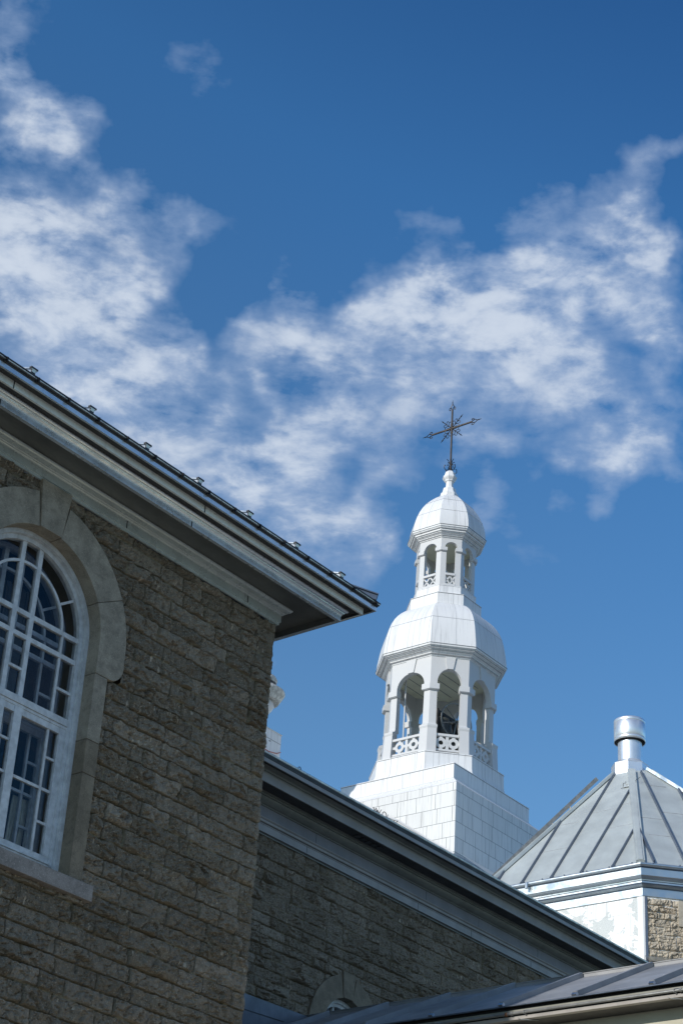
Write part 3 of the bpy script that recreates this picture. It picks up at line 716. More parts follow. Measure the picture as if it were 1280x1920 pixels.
nv_part('lower_fascia', 'painted_cornice', [(.63, 15.082), (.655, 15.082), (.655, 15.215), (.66, 15.232), (.672, 15.246)])
nv_part('crown_moulding', 'olive_cornice', [(.672, 15.246), (.672, 15.262), (.70, 15.268), (.708, 15.285), (.730, 15.296), (.760, 15.304), (.782, 15.318), (.785, 15.334)])
nv_part('upper_soffit', 'dark_trim', [(.785, 15.334), (.885, 15.330), (.885, 15.308)])
nv_part('upper_fascia', 'painted_cornice', [(.885, 15.306), (.908, 15.306), (.908, 15.382)])
nv_part('gutter', 'dark_trim', [(.908, 15.382), (.920, 15.386), (.924, 15.410), (.930, 15.414), (.934, 15.442)])
nv_part('drip_edge', 'drip_metal', [(.934, 15.442), (.952, 15.446), (.957, 15.468), (.950, 15.480), (.90, 15.492)])
q = MB()
q.add([(-2.3, .95, 15.482), (23.5, .95, 15.482), (23.5, -6, 16.6), (-2.3, -6, 16.6), (-2.3, -13, 15.4), (23.5, -13, 15.4)], [(0, 1, 2, 3), (3, 2, 5, 4)]); q.build('roof', 'shingle', NV, recalc=False)
for k in range(6):
    u0 = 2.32 + k * .178
    if k == 5: continue
    q = MB(); q.box(u0, u0 + .125, .42, .53, 15.070, 15.088); q.build('vent_slot', 'dark_trim', NV)
for k, u0 in enumerate((1.35, 5.05, 7.0, 9.35)):
    q = MB(); q.box(u0 - .006, u0 + .006, .066, .072, 14.466, 14.597); q.build('cornice_joint', 'dark_trim', NV)
    q = MB(); q.box(u0 + .2 - .006, u0 + .2 + .006, .112, .1195, 14.723, 14.916); q.build('cornice_joint', 'dark_trim', NV)
def curl(cx, cz, r, a0, a1, v, n=10, r1=None):
    return [(cx + (r + ((r1 if r1 is not None else r) - r) * i / n) * math.cos(R(a0 + (a1 - a0) * i / n)), v, cz + (r + ((r1 if r1 is not None else r) - r) * i / n) * math.sin(R(a0 + (a1 - a0) * i / n))) for i in range(n + 1)]
q = MB(); q.tube(curl(0, 0, .035, 0, 190, 0), .007, 5); q.tube([(.035, 0, 0), (.037, 0, -.05)], .007, 5)
o = q.build('wire_hook', 'iron', None)
rootless(o, W2(-.05, .90, 15.515), 51.35, 'small dark wire hook standing alone on the roof edge of the set-back wing', 'hook')
q = MB()
q.tube(curl(.42, .0, .085, 190, -30, 0, 12, .05), .008, 5); q.tube([(.50, 0, -.04), (.53, 0, .05)], .007, 5)
q.tube([(0, 0, .04), (.06, 0, -.02), (.10, 0, .05), (.16, 0, -.03)], .009, 5); q.tube([(.05, 0, -.05), (.16, 0, .02), (.24, 0, -.04)], .010, 5); q.tube([(.22, 0, -.03), (.29, 0, .08)], .008, 5); q.tube([(-.02, 0, -.03), (.45, 0, -.06)], .008, 5)
q.tube([(.70, 0, -.10), (.77, 0, .0)], .009, 5); q.tube([(.83, 0, -.05), (.89, 0, .04)], .008, 5); q.tube([(.42, 0, -.085), (.88, 0, -.09)], .006, 5)
o = q.build('iron_scrollwork', 'iron', None); o.scale = (.8, .8, .8)
rootless(o, W2(2.30, .88, 15.545), 51.35, 'broken black iron scrollwork lying on the roof edge in front of the white tower', 'ironwork')

# ================================================================ low metal-roofed wing
LW = thing('low_wing', 'low wing with a dark batten-seam metal roof and a rusty pipe below its eave', 'building', W2(1.72, 0, 0), 51.35)
LW.scale = (K2,) * 3
ER, EZ, RZ = -2.47, 10.245, 11.40          # eave (relative to the ridge), heights
slope = (RZ - EZ) / -ER
VE = 16.0
q = MB(); q.add([(ER, -.0, EZ), (ER, VE, EZ), (0, VE, RZ), (0, 0, RZ), (2.47, 0, EZ), (2.47, VE, EZ)], [(0, 1, 2, 3), (3, 2, 5, 4)]); q.build('roof', 'dark_roof', LW, recalc=False)
q = MB(); q.box(-.018, .018, 0, VE, RZ - .05, RZ + .048)
q.bar((0, 0, RZ + .048), (0, VE, RZ + .048), .06, .014); q.build('ridge_board', 'dark_roof', LW)
for k in range(11):
    v0 = .567 + 1.329 * k
    q = MB(); n_ = Vector((-slope, 0, 1)).normalized()
    q.bar((ER + .045, v0, EZ + .045 * slope), (-.025, v0, RZ - .025 * slope), .075, .085, tuple(n_)); o = q.build('roof_batten', 'dark_roof', LW)
    q = MB(); q.bar((ER + .0, v0, EZ + .002), (ER + .05, v0, EZ + .05 * slope + .03), .08, .05, tuple(n_)); q.build('batten_end', 'zinc_bright', o)
P3 = [(ER, 0), (ER, VE)]
def lw_part(name, mt, prof, rc=False):
    q = MB(); q2 = [(ER - e, z) for e, z in prof]
    for k in range(len(q2) - 1):
        (a, za), (c, zc) = q2[k], q2[k + 1]
        q.add([(a, 0, za), (a, VE, za), (c, VE, zc), (c, 0, zc)], [(0, 1, 2, 3)])
    return q.build(name, mt, LW, recalc=rc)
lw_part('drip_edge', 'zinc_rib', [(.02, 10.256), (.024, 10.240), (.0, 10.236)])
lw_part('eave_shade_slot', 'shade_black', [(.0, 10.236), (-.06, 10.234), (-.06, 10.190), (-.03, 10.188)])  # recess coloured black to stand in for shade under the roof edge
lw_part('roof_lip', 'zinc_rib', [(.022, 10.258), (-.02, 10.266)])
lw_part('fascia', 'olive_cornice', [(-.03, 10.188), (-.028, 10.132)])
lw_part('shadow_gap', 'shade_black', [(-.028, 10.132), (-.09, 10.130), (-.09, 10.078), (.0, 10.076)])  # shade below the fascia, painted black
lw_part('lower_board', 'painted_cornice', [(.0, 10.076), (.02, 10.074), (.022, 10.018), (-.05, 10.010)])
lw_part('soffit', 'dark_soffit', [(-.05, 10.010), (-.45, 10.010)])
q = MB(); q.tube([(ER - .055, 0, 10.108), (ER - .055, VE, 10.108)], .023, 10); o = q.build('pipe', 'grey_steel', LW, smooth=True)
for v0 in (6.02, 6.12, 9.05): 
    q = MB(); q.tube([(ER - .055, v0 - .02, 10.108), (ER - .055, v0 + .02, 10.108)], .031, 10); q.build('coupling', 'rust' if v0 == 6.02 else 'grey_steel', o)
for v0 in (3.4, 4.7, 6.35, 8.95, 10.5):
    q = MB(); q.tube([(ER + .03, v0 + .16, 10.14), (ER - .04, v0 + .05, 10.14), (ER - .09, v0, 10.125), (ER - .085, v0, 10.085), (ER - .04, v0 + .02, 10.07)], .008, 5)
    q.tube([(ER - .055, v0 - .12, 10.035), (ER - .06, v0 - .06, 10.0), (ER + .06, v0 + .1, 10.0), (ER + .10, v0 + .16, 10.0)], .008, 5); q.build('pipe_hook', 'grey_steel', LW)
q = MB(); q.box(ER + .42, ER + .60, .0, VE, -1, 10.008); q.box(1.9, 2.05, 0, VE, -1, 10.2); q.box(ER + .6, 1.9, VE - .2, VE, -1, 10.2); q.build('wall', 'cream_wall', LW)
# folded flashing where the roof runs into the stone wall
q = MB(); q.add([(-3.4, .075, 9.9), (0, .075, RZ - .02), (0, .075, RZ + .03), (-1.75, .075, 11.365), (-3.4, .075, 11.34)], [(0, 1, 2, 3, 4)]); 
q.add([(-3.4, .03, 11.36), (-3.4, .077, 11.34), (-1.75, .077, 11.365), (0, .077, RZ + .03), (0, .03, RZ + .05)], [(0, 1, 2, 3, 4)]); q.build('wall_flashing', 'lead', LW, recalc=False)
q = MB(); q.bar((-3.4, .078, 11.02), (-.7, .078, 11.16), .012, .008, (0, 1, 0)); q.build('flashing_seam', 'dark_trim', LW)

# ================================================================ bell tower
TA = 51.74; TO = (4.2265, 59.851)
def TW(u, v, z):
    a = R(TA); return (TO[0] + u * math.cos(a) + v * math.sin(a), TO[1] + u * math.sin(a) - v * math.cos(a), z)
TW0 = thing('bell_tower', 'tall white sheet-metal bell tower with two open belfries and domes', 'tower', (TO[0], TO[1], 0), TA)
LEAN = .0105
_a = R(TA); _dd = Vector((.10, .995, 0)); _L = Vector((_dd.y, -_dd.x, 0))
LU = _L.x * math.cos(_a) + _L.y * math.sin(_a); LV = _L.x * math.sin(_a) - _L.y * math.cos(_a)
def ctr(z):
    k = LEAN * max(0, z - 27.3); return (2.31 + LU * k, -2.31 + LV * k)
CR = .466
def oct_pts(r, z, cr=CR):
    cu, cv = ctr(z); c = r * cr
    return [(cu - r, cv - c), (cu - r, cv + c), (cu - c, cv + r), (cu + c, cv + r), (cu + r, cv + c), (cu + r, cv - c), (cu + c, cv - r), (cu - c, cv - r)]
def oct_loft(mb, prof, cr=CR, cap_top=False, cap_bot=False):
    """prof [(r, z)], every facet with vertices of its own so ridges stay crisp; UV in metres"""
    for i in range(8):
        j = (i + 1) % 8; vs = []; d = 0; uvr = []
        for k, (r_, z) in enumerate(prof):
            p = oct_pts(r_, z, cr); 
            if k: d += math.dist((r_, z), prof[k - 1])
            L = math.dist(p[i], p[j]); vs += [(*p[i], z), (*p[j], z)]; uvr.append((-L / 2 + i * 3.3, L / 2 + i * 3.3, d + prof[0][1]))
        fs = []; uvs = []
        for k in range(len(prof) - 1):
            fs.append((2 * k, 2 * k + 1, 2 * k + 3, 2 * k + 2))
            uvs.append([(uvr[k][0], uvr[k][2]), (uvr[k][1], uvr[k][2]), (uvr[k + 1][1], uvr[k + 1][2]), (uvr[k + 1][0], uvr[k + 1][2])])
        mb.add(vs, fs, uvs)
    for on, (r_, z) in ((cap_top, prof[-1]), (cap_bot, prof[0])):
        if on: mb.add([(*p, z) for p in oct_pts(r_, z, cr)], [tuple(range(8))])
def seam_line(name, parent, prof_pts, t=.008, mt='seam_dark', cr=CR):
    for (r_, z) in prof_pts:
        q = MB(); oct_loft(q, [(r_ + .003, z - t), (r_ + .006, z), (r_ + .003, z + t)], cr); q.build(name, mt, parent, recalc=False)
# square base
def sq(e): return [(-e, -4.62 - e), (-e, e), (4.65 + e, e), (4.65 + e, -4.62 - e)]
q = MB()
def sq_loft(q, prof):
    for i in range(4):
        j = (i + 1) % 4
        for k in range(len(prof) - 1):
            a, b_ = sq(prof[k][0]), sq(prof[k + 1][0]); L = math.dist(a[i], a[j]); z0, z1 = prof[k][1], prof[k + 1][1]
            q.add([(*a[i], z0), (*a[j], z0), (*b_[j], z1), (*b_[i], z1)], [(0, 1, 2, 3)], [[(0, z0 - 25.548 + 52.5), (L, z0 - 25.548 + 52.5), (L, z1 - 25.548 + 52.5), (0, z1 - 25.548 + 52.5)]])
sq_loft(q, [(.34, 0), (.34, 25.83)]); q.build('shaft', 'white_panel', TW0, recalc=False)
q = MB(); sq_loft(q, [(.34, 25.83), (.352, 25.84), (.30, 25.90), (.20, 25.985), (.08, 26.08), (.02, 26.155)]); q.build('sloped_skirt', 'white_sheet', TW0, recalc=False)
q = MB(); sq_loft(q, [(.0, 26.155), (.0, 26.672), (.012, 26.676), (.012, 26.700)]); q.add([(*p, 26.70) for p in sq(.012)], [(0, 1, 2, 3)]); q.build('upper_block', 'white_sheet', TW0, recalc=False)
for zz_, e_ in ((26.158, .004), (26.668, .004)):
    q = MB(); sq_loft(q, [(e_, zz_ - .010), (e_ + .004, zz_), (e_, zz_ + .010)]); q.build('block_seam', 'seam_dark', TW0, recalc=False)
# flashing against the roof on the left face, and the roof below the right face
q = MB(); q.add([(-.36, -3.6, 25.9), (-.36, -1.9, 24.93), (-.36, -.6, 24.02), (-.36, .36, 23.40), (-.36, .36, 22.6), (-.36, -3.6, 22.6)], [(0, 1, 2, 3, 4, 5)])
q.add([(-.42, -3.6, 25.72), (-.42, -1.9, 24.86), (-.42, -.6, 23.96), (-.42, .36, 23.34), (-.36, .36, 23.40), (-.36, -.6, 24.02), (-.36, -1.9, 24.93), (-.36, -3.6, 25.9)], [(0, 1, 6, 7), (1, 2, 5, 6), (2, 3, 4, 5)]); q.build('step_flashing', 'white_plain', TW0, recalc=False)
# octagonal plinth
q = MB(); oct_loft(q, [(2.305, 26.70), (2.25, 26.715), (2.20, 26.76), (2.165, 26.85), (2.14, 26.97), (2.125, 27.44), (2.14, 27.445), (2.14, 27.475), (1.5, 27.50)]); q.build('plinth', 'white_sheet', TW0, recalc=False)
seam_line('plinth_seam', TW0, [(2.130, 27.44)], .006)

def belfry(parent, zb, ped_t, ped_r0, ped_r1, sh_r, sh_b, imp_b, imp_t, imp_r, wall_r, wall_t, thick, archA, archB, wped, wsh, wimp, keyst):
    """eight piers on the corners of the octagon, arches between them; arch = (half width, spring z, crown z)"""
    for i in range(8):
        # pier i at corner i
        def vpoly(r_, wd, z, th):
            P = oct_pts(r_, z); p = Vector(P[i]); a = Vector(P[(i - 1) % 8]); c = Vector(P[(i + 1) % 8]); cc = Vector(ctr(z))
            da = (a - p).normalized(); dc = (c - p).normalized()
            Q = oct_pts(r_ - th, z); pi_ = Vector(Q[i])
            na = (p + da * wd); nc = (p + dc * wd)
            ia = na + (Vector((-da.y, da.x)) if Vector((-da.y, da.x)).dot(cc - p) > 0 else Vector((da.y, -da.x))) * th
            ic = nc + (Vector((-dc.y, dc.x)) if Vector((-dc.y, dc.x)).dot(cc - p) > 0 else Vector((dc.y, -dc.x))) * th
            return [tuple(na), tuple(p), tuple(nc), tuple(ic), tuple(pi_), tuple(ia)]
        q = MB()
        def seg(lv):
            rings = [[(x, y, z) for x, y in vpoly(r_, wd, z, th)] for (r_, wd, z, th) in lv]
            vs = [p for rg in rings for p in rg]; fs = []; uvs = []
            for k in range(len(rings) - 1):
                for s_ in range(6):
                    t_ = (s_ + 1) % 6; fs.append((k * 6 + s_, k * 6 + t_, (k + 1) * 6 + t_, (k + 1) * 6 + s_)); uvs.append(None)
            fs += [tuple(range(5, -1, -1)), tuple(range((len(rings) - 1) * 6, len(rings) * 6))]; uvs += [None, None]
            q.add(vs, fs)
        seg([(ped_r0, wped, zb, thick + .08), (ped_r1, wped * .97, ped_t, thick + .08)])
        if sh_b - ped_t > .05:
            d = sh_b - ped_t
            seg([(ped_r1 + .0, wped * .98, ped_t, thick + .07), (ped_r1 + .02, wped + .015, ped_t + d * .25, thick + .07), (ped_r1 + .02, wped + .01, ped_t + d * .5, thick + .07), (sh_r + .05, wsh + .035, ped_t + d * .68, thick + .04), (sh_r, wsh, sh_b, thick)])
        seg([(sh_r, wsh, sh_b, thick), (sh_r - .005, wsh * .97, imp_b, thick)])
        seg([(imp_r - .035, wimp - .03, imp_b, thick + .04), (imp_r, wimp, imp_b + .02, thick + .06), (imp_r, wimp, imp_t, thick + .06)])
        q.build('pier', 'white_plain', parent)
    for i in range(8):
        # arched wall panel on face i (between corner i and i+1)
        j = (i + 1) % 8; hw, zs, zc = archA if i % 2 == 0 else archB
        P = oct_pts(wall_r, imp_t); Q = oct_pts(wall_r - thick, imp_t)
        pa, pb = Vector(P[i]), Vector(P[j]); L = (pb - pa).length; d = (pb - pa) / L; mid = (pa + pb) / 2; cc = Vector(ctr(imp_t)); nin = Vector((-d.y, d.x)); nin = nin if nin.dot(cc - mid) > 0 else -nin
        N = 20; hole = [(-hw, imp_t)] + [(-hw * math.cos(math.pi * k / N), zs + (zc - zs) * math.sin(math.pi * k / N)) for k in range(N + 1)] + [(hw, imp_t)]
        q = MB()
        def pt(s_, z, dep):
            k = (z - imp_t); c1 = ctr(z); c0 = ctr(imp_t)
            b_ = mid + d * s_ + nin * dep; return (b_.x + c1[0] - c0[0], b_.y + c1[1] - c0[1], z)
        n = len(hole); tops = [(-L / 2 if k == 0 else (L / 2 if k == n - 1 else hole[k][0])) for k in range(n)]
        Li = (Vector(Q[j]) - Vector(Q[i])).length
        vs = [pt(s_, z, 0) for s_, z in hole] + [pt(s_, wall_t, 0) for s_ in tops] + [pt(s_, z, thick) for s_, z in hole] + [pt(max(-Li / 2, min(Li / 2, s_)), wall_t, thick) for s_ in tops]
        fs = []
        for k in range(n - 1):
            fs += [(k, k + 1, n + k + 1, n + k), (2 * n + k, 3 * n + k, 3 * n + k + 1, 2 * n + k + 1), (k, 2 * n + k, 2 * n + k + 1, k + 1)]
        # side leftovers beyond the arch
        e = len(vs); vs += [pt(-L / 2, imp_t, 0), pt(L / 2, imp_t, 0), pt(-Li / 2, imp_t, thick), pt(Li / 2, imp_t, thick)]
        fs += [(e, 0, n), (n - 1, e + 1, 2 * n - 1), (e + 2, 3 * n, 2 * n), (3 * n - 1, 4 * n - 1, e + 3)]
        q.add(vs, fs); o = q.build('arch_wall', 'white_plain', parent, recalc=False)
        if keyst:
            k0, k1 = (.115, .215) if i % 2 == 0 else (.105, .185)
            q = MB(); zc_ = zc - .01
            pts = [(-k0, zc_), (k0, zc_), (k1, wall_t - .005), (-k1, wall_t - .005)]
            vs = [pt(s_, z, -.045) for s_, z in pts] + [pt(s_, z, .02) for s_, z in pts]
            q.add(vs, [(0, 1, 2, 3), (7, 6, 5, 4), (0, 4, 5, 1), (1, 5, 6, 2), (2, 6, 7, 3), (3, 7, 4, 0)]); q.build('keystone', 'white_plain', o)

def balustrade(parent, r_, zb, zt, kind, wped):
    """rails plus pierced boards on every face"""
    for i in range(8):
        j = (i + 1) % 8; P = oct_pts(r_, zb); pa, pb = Vector(P[i]), Vector(P[j]); L = (pb - pa).length; d = (pb - pa) / L; mid = (pa + pb) / 2; cc = Vector(ctr(zb)); nin = Vector((-d.y, d.x)); nin = nin if nin.dot(cc - mid) > 0 else -nin
        h = L / 2 - wped + .02
        def pt(s_, z, dep): b_ = mid + d * s_ + nin * dep; return (b_.x, b_.y, z)
        q = MB()
        def bx(s0, s1, z0, z1, d0, d1):
            vs = [pt(s0, z0, d0), pt(s1, z0, d0), pt(s1, z0, d1), pt(s0, z0, d1), pt(s0, z1, d0), pt(s1, z1, d0), pt(s1, z1, d1), pt(s0, z1, d1)]
            q.add(vs, [(0, 3, 2, 1), (4, 5, 6, 7), (0, 1, 5, 4), (1, 2, 6, 5), (2, 3, 7, 6), (3, 0, 4, 7)])
        bx(-h, h, zt - .085, zt, .0, .12); rail = q.build('top_rail', 'white_plain', parent); q = MB(); bx(-h, h, zb, zb + .07, .0, .12); q.build('bottom_rail', 'white_plain', parent)
        q = MB(); zm = (zb + .07 + zt - .085) / 2; hh = (zt - zb - .155) / 2
        if kind == 'ring':
            off = h * .52 if i % 2 == 0 else h * .55
            for sg in (-1, 1):
                n = 20; ro, ri = hh * .80, hh * .34
                vs = []; 
                for k in range(n):
                    a = 2 * math.pi * k / n
                    for (rr, dp) in ((ro, .03), (ri, .03), (ri, .08), (ro, .08)): vs.append(pt(sg * off + rr * math.cos(a), zm + rr * math.sin(a), dp))
                fs = []
                for k in range(n):
                    m_ = (k + 1) % n
                    for t_ in range(4): fs.append((k * 4 + t_, k * 4 + (t_ + 1) % 4, m_ * 4 + (t_ + 1) % 4, m_ * 4 + t_))
                q.add(vs, fs)
                bx(sg * off - .055, sg * off + .055, zm + ro * .96, zm + hh, .032, .078); bx(sg * off - .055, sg * off + .055, zm - hh, zm - ro * .96, .032, .078)
                a, b_ = sorted((sg * (off + ro * .96), sg * h)); bx(a, b_, zm - .045, zm + .045, .032, .078)
                a, b_ = sorted((sg * (off - ro * .96), sg * .05)); 
                if b_ > a: bx(a, b_, zm - .045, zm + .045, .032, .078)
            bx(-.052, .052, zm - hh, zm + hh, .030, .080)
        else:
            for sg in (-1, 1):
                c_ = sg * h * .5
                for t_ in (-1, 1):
                    p0 = pt(c_ - t_ * h * .5, zm - hh, .05); p1 = pt(c_ + t_ * h * .5, zm + hh, .05)
                    q.bar(p0, p1, .05, .055, tuple((nin.x, nin.y, 0)))
        q.build('fretwork', 'white_plain', rail)
belfry(TW0, 27.49, 28.42, 1.95, 1.90, 1.755, 28.68, 29.90, 30.12, 1.845, 1.775, 31.19, .20, (.575, 30.14, 30.70), (.425, 30.22, 30.735), .33, .255, .34, True)
balustrade(TW0, 1.86, 27.64, 28.27, 'ring', .33)
q = MB(); q.add([(*p, 31.10) for p in oct_pts(1.62, 31.1)], [tuple(range(8))]); q.build('belfry_ceiling', 'belfry_ceiling', TW0, recalc=False)
for k in range(-3, 4):
    q = MB(); c = ctr(31.1); hw = 1.5 - .18 * abs(k); q.box(c[0] - hw, c[0] + hw, c[1] + k * .42 - .008, c[1] + k * .42 + .008, 31.088, 31.098); q.build('ceiling_seam', 'seam_dark', TW0)
q = MB(); q.add([(*p, 27.52) for p in oct_pts(1.75, 27.5)], [tuple(range(8))]); q.build('belfry_floor', 'belfry_ceiling', TW0, recalc=False)
q = MB(); oct_loft(q, [(1.775, 31.17), (1.80, 31.175), (1.80, 31.225), (1.865, 31.235), (1.875, 31.27), (1.90, 31.285), (1.925, 31.31), (1.965, 31.33), (1.97, 31.365), (2.035, 31.375), (2.06, 31.40), (2.065, 31.435), (2.125, 31.445), (2.135, 31.50)]); q.build('cornice', 'white_plain', TW0, recalc=False)
for r_, z in ((1.865, 31.235), (1.965, 31.332), (2.060, 31.402)):
    q = MB(); oct_loft(q, [(r_ + .001, z - .014), (r_ + .012, z - .001)]); q.build('cornice_shade_line', 'seam_dark', TW0, recalc=False)  # dark strips paint shade under the cornice steps
q = MB(); oct_loft(q, [(2.135, 31.50), (2.15, 31.503), (2.15, 31.515), (2.13, 31.52)]); q.build('cornice_edge', 'seam_dark', TW0, recalc=False)
dome1 = [(2.125, 31.52), (2.118, 31.65), (2.10, 31.82), (2.075, 32.0), (2.045, 32.2), (2.005, 32.42), (1.955, 32.62), (1.885, 32.82), (1.795, 33.0), (1.69, 33.16), (1.57, 33.30), (1.44, 33.42), (1.33, 33.50), (1.23, 33.55)]
q = MB(); oct_loft(q, dome1); o = q.build('lower_dome', 'white_sheet', TW0, recalc=False)
def sm(o):
    for p in o.data.polygons: p.use_smooth = True
sm(o); seam_line('dome_seam', TW0, [(1.958, 32.62)], .006, 'seam_grey')
q = MB(); oct_loft(q, [(1.245, 33.53), (1.235, 33.97), (1.25, 33.975), (1.25, 33.99), (1.12, 34.00), (1.07, 34.06), (1.055, 34.12), (1.05, 34.36), (1.062, 34.365), (1.062, 34.38), (.8, 34.385)]); q.build('upper_plinth', 'white_sheet', TW0, recalc=False)
seam_line('plinth_seam', TW0, [(1.238, 33.965), (1.245, 33.54)], .006)
belfry(TW0, 34.38, 34.42, 1.035, 1.035, .985, 34.44, 35.80, 35.95, 1.055, 1.0, 36.40, .13, (.26, 35.96, 36.20), (.235, 35.965, 36.20), .215, .205, .245, False)
balustrade(TW0, 1.0, 34.42, 34.93, 'cross', .215)
q = MB(); q.add([(*p, 36.36) for p in oct_pts(.92, 36.36)], [tuple(range(8))]); q.build('belfry_ceiling', 'belfry_ceiling', TW0, recalc=False)
q = MB(); q.add([(*p, 34.40) for p in oct_pts(.95, 34.4)], [tuple(range(8))]); q.build('belfry_floor', 'belfry_ceiling', TW0, recalc=False)
q = MB(); oct_loft(q, [(1.0, 36.36), (1.035, 36.365), (1.035, 36.40), (1.075, 36.41), (1.085, 36.44), (1.12, 36.46), (1.155, 36.49), (1.16, 36.53), (1.215, 36.54), (1.22, 36.60), (1.275, 36.615), (1.29, 36.65), (1.32, 36.665), (1.325, 36.72)]); q.build('upper_cornice', 'white_plain', TW0, recalc=False)
for r_, z in ((1.075, 36.412), (1.155, 36.492), (1.22, 36.60)):
    q = MB(); oct_loft(q, [(r_ + .001, z - .011), (r_ + .009, z - .001)]); q.build('cornice_shade_line', 'seam_dark', TW0, recalc=False)  # painted shade lines again, on the upper cornice steps
q = MB(); oct_loft(q, [(1.325, 36.72), (1.34, 36.722), (1.34, 36.734), (1.32, 36.738)]); q.build('cornice_edge', 'seam_dark', TW0, recalc=False)
dome2 = [(1.32, 36.738), (1.315, 36.86), (1.295, 37.05), (1.255, 37.25), (1.20, 37.43), (1.12, 37.64), (1.01, 37.86), (.88, 38.06), (.74, 38.23), (.60, 38.38), (.47, 38.50), (.36, 38.58)]
q = MB(); oct_loft(q, dome2, .43); o = q.build('upper_dome', 'white_sheet', TW0, recalc=False); sm(o)
seam_line('dome_seam', TW0, [(1.203, 37.43), (.885, 38.06)], .005, 'seam_grey', .43)
q = MB(); oct_loft(q, [(.34, 38.52), (.325, 38.66), (.33, 38.72), (.27, 38.80), (.235, 38.90), (.225, 39.0), (.16, 39.03), (.135, 39.08), (.125, 39.25), (.13, 39.30), (.17, 39.33), (.18, 39.37), (.235, 39.44), (.255, 39.48), (.25, 39.52), (.21, 39.56), (.20, 39.62), (.17, 39.72), (.10, 39.79), (.02, 39.80)], .42); q.build('finial', 'white_plain', TW0, recalc=False)
# interior post of the bell frame and the white rod
q = MB(); q.tube([(.95, -2.80, 27.5), (.97, -2.78, 31.08)], .028, 8); q.build('rod', 'white_plain', TW0)

# the wrought-iron cross, in the plane of the v axis
CT = ctr(41.0); cu, cv = CT
CX = thing('iron_cross', 'dark wrought-iron cross with scrolled ends on top of the white tower', 'cross', TW(cu, cv, 39.78), TA)
def cpt(s_, z): return (0, s_, z - 39.78)       # s along v
q = MB(); q.tube([cpt(0, 39.70), cpt(0, 42.58)], .037, 4); q.build('upright', 'iron_bar', CX)
q = MB(); q.tube([cpt(-.92, 41.72), cpt(.92, 41.72)], .037, 4); q.build('crossbar', 'iron_bar', CX)
def fleur(q, base, ax, sd_, sc=1.0):
    """pointed scrolled end; ax = outward unit, sd_ = sideways unit, both in (s, z)"""
    P = lambda a, b_: cpt(base[0] + ax[0] * a * sc + sd_[0] * b_ * sc, base[1] + ax[1] * a * sc + sd_[1] * b_ * sc)
    q.tube([P(.22, 0), P(.30, 0), P(.36, 0), P(.42, 0)], [.012, .022, .012, .006], 6)
    for s_ in (-1, 1):
        q.tube([P(0, 0), P(.03, .05 * s_), P(.08, .075 * s_), P(.13, .07 * s_), P(.19, .035 * s_), P(.24, 0)], .015, 5)
        q.tube([P(.06, .03 * s_), P(.10, .07 * s_), P(.08, .12 * s_), P(.03, .14 * s_), P(-.02, .12 * s_), P(-.02, .09 * s_), P(.01, .085 * s_)], .015, 5)
for base, ax, sd_ in (((0, 42.58), (0, 1), (1, 0)), ((.92, 41.72), (1, 0), (0, 1)), ((-.92, 41.72), (-1, 0), (0, 1))):
    q = MB(); fleur(q, base, ax, sd_); q.build('scrolled_end', 'iron', CX)
for sx_, sz_ in ((1, 1), (1, -1), (-1, 1), (-1, -1)):
    q = MB(); k = .7071
    P = lambda a, b_: cpt(sx_ * k * (a) + sx_ * k * b_, 41.72 + sz_ * k * a - sz_ * k * b_)
    q.tube([P(0, 0), P(.42, 0)], .016, 5); q.tube([P(.42, 0), P(.47, 0), P(.52, 0), P(.55, 0), P(.60, 0), P(.64, 0), P(.70, 0)], [.012, .024, .012, .02, .026, .01, .006], 6)
    for s_ in (-1, 1):
        q.tube([P(.20, 0), P(.26, .05 * s_), P(.30, .11 * s_), P(.28, .17 * s_), P(.22, .19 * s_), P(.17, .16 * s_), P(.19, .125 * s_)], .014, 5)
        q.tube([P(.34, .0), P(.40, .05 * s_), P(.42, .11 * s_), P(.38, .14 * s_), P(.34, .12 * s_)], .013, 5)
        q.tube([P(.10, .0), P(.11, .10 * s_), P(.06, .14 * s_), P(.13, .20 * s_)], .012, 5)
    q.build('diagonal_scroll', 'iron', CX)
for a in range(4):
    t = R(20 + 90 * a); dx, dy = math.cos(t), math.sin(t); q = MB()
    q.tube([(dx * r_, dy * r_, z - 39.78) for r_, z in ((.04, 40.10), (.10, 40.22), (.17, 40.28), (.20, 40.22), (.17, 40.18))], .014, 5)
    q.tube([(dx * r_, dy * r_, z - 39.78) for r_, z in ((.05, 39.95), (.12, 39.82), (.22, 39.78), (.29, 39.86), (.28, 39.98), (.23, 39.99))], .016, 5)
    q.tube([(dx * r_, dy * r_, z - 39.78) for r_, z in ((.05, 40.0), (.10, 40.06), (.15, 40.04), (.14, 39.99))], .013, 5)
    q.build('base_scroll', 'iron', CX)

# bell
BL = thing('bell', 'dark bell with a spoked pull wheel hanging in the lower belfry of the tower', 'bell', TW(2.15, -2.0, 28.55), TA)
q = MB(); q.lathe([(.02, 1.02), (.14, 1.00), (.24, .94), (.30, .80), (.33, .60), (.37, .40), (.45, .22), (.52, .12), (.54, .06), (.50, .06), (.44, .14), (.30, .4), (.02, .8)], 0, 0, 32, False); q.build('bell_body', 'bronze', BL, smooth=True)
q = MB(); n = 30
wc = Vector((.05, .55, .75)); wa = Vector((.85, .25, 0)).normalized(); wb = Vector((0, 0, 1))
rim = [wc + (wa * math.cos(2 * math.pi * k / n) + wb * math.sin(2 * math.pi * k / n)) * .68 for k in range(n + 1)]
q.tube(rim, .028, 6, False)
for k in range(6):
    t = math.pi * (k + .3) / 3; q.tube([wc, wc + (wa * math.cos(t) + wb * math.sin(t)) * .66], .022, 5)
q.tube([wc - Vector((0, .9, 0)), wc + Vector((0, .15, 0))], .05, 8); q.build('bell_wheel', 'grey_steel', BL)
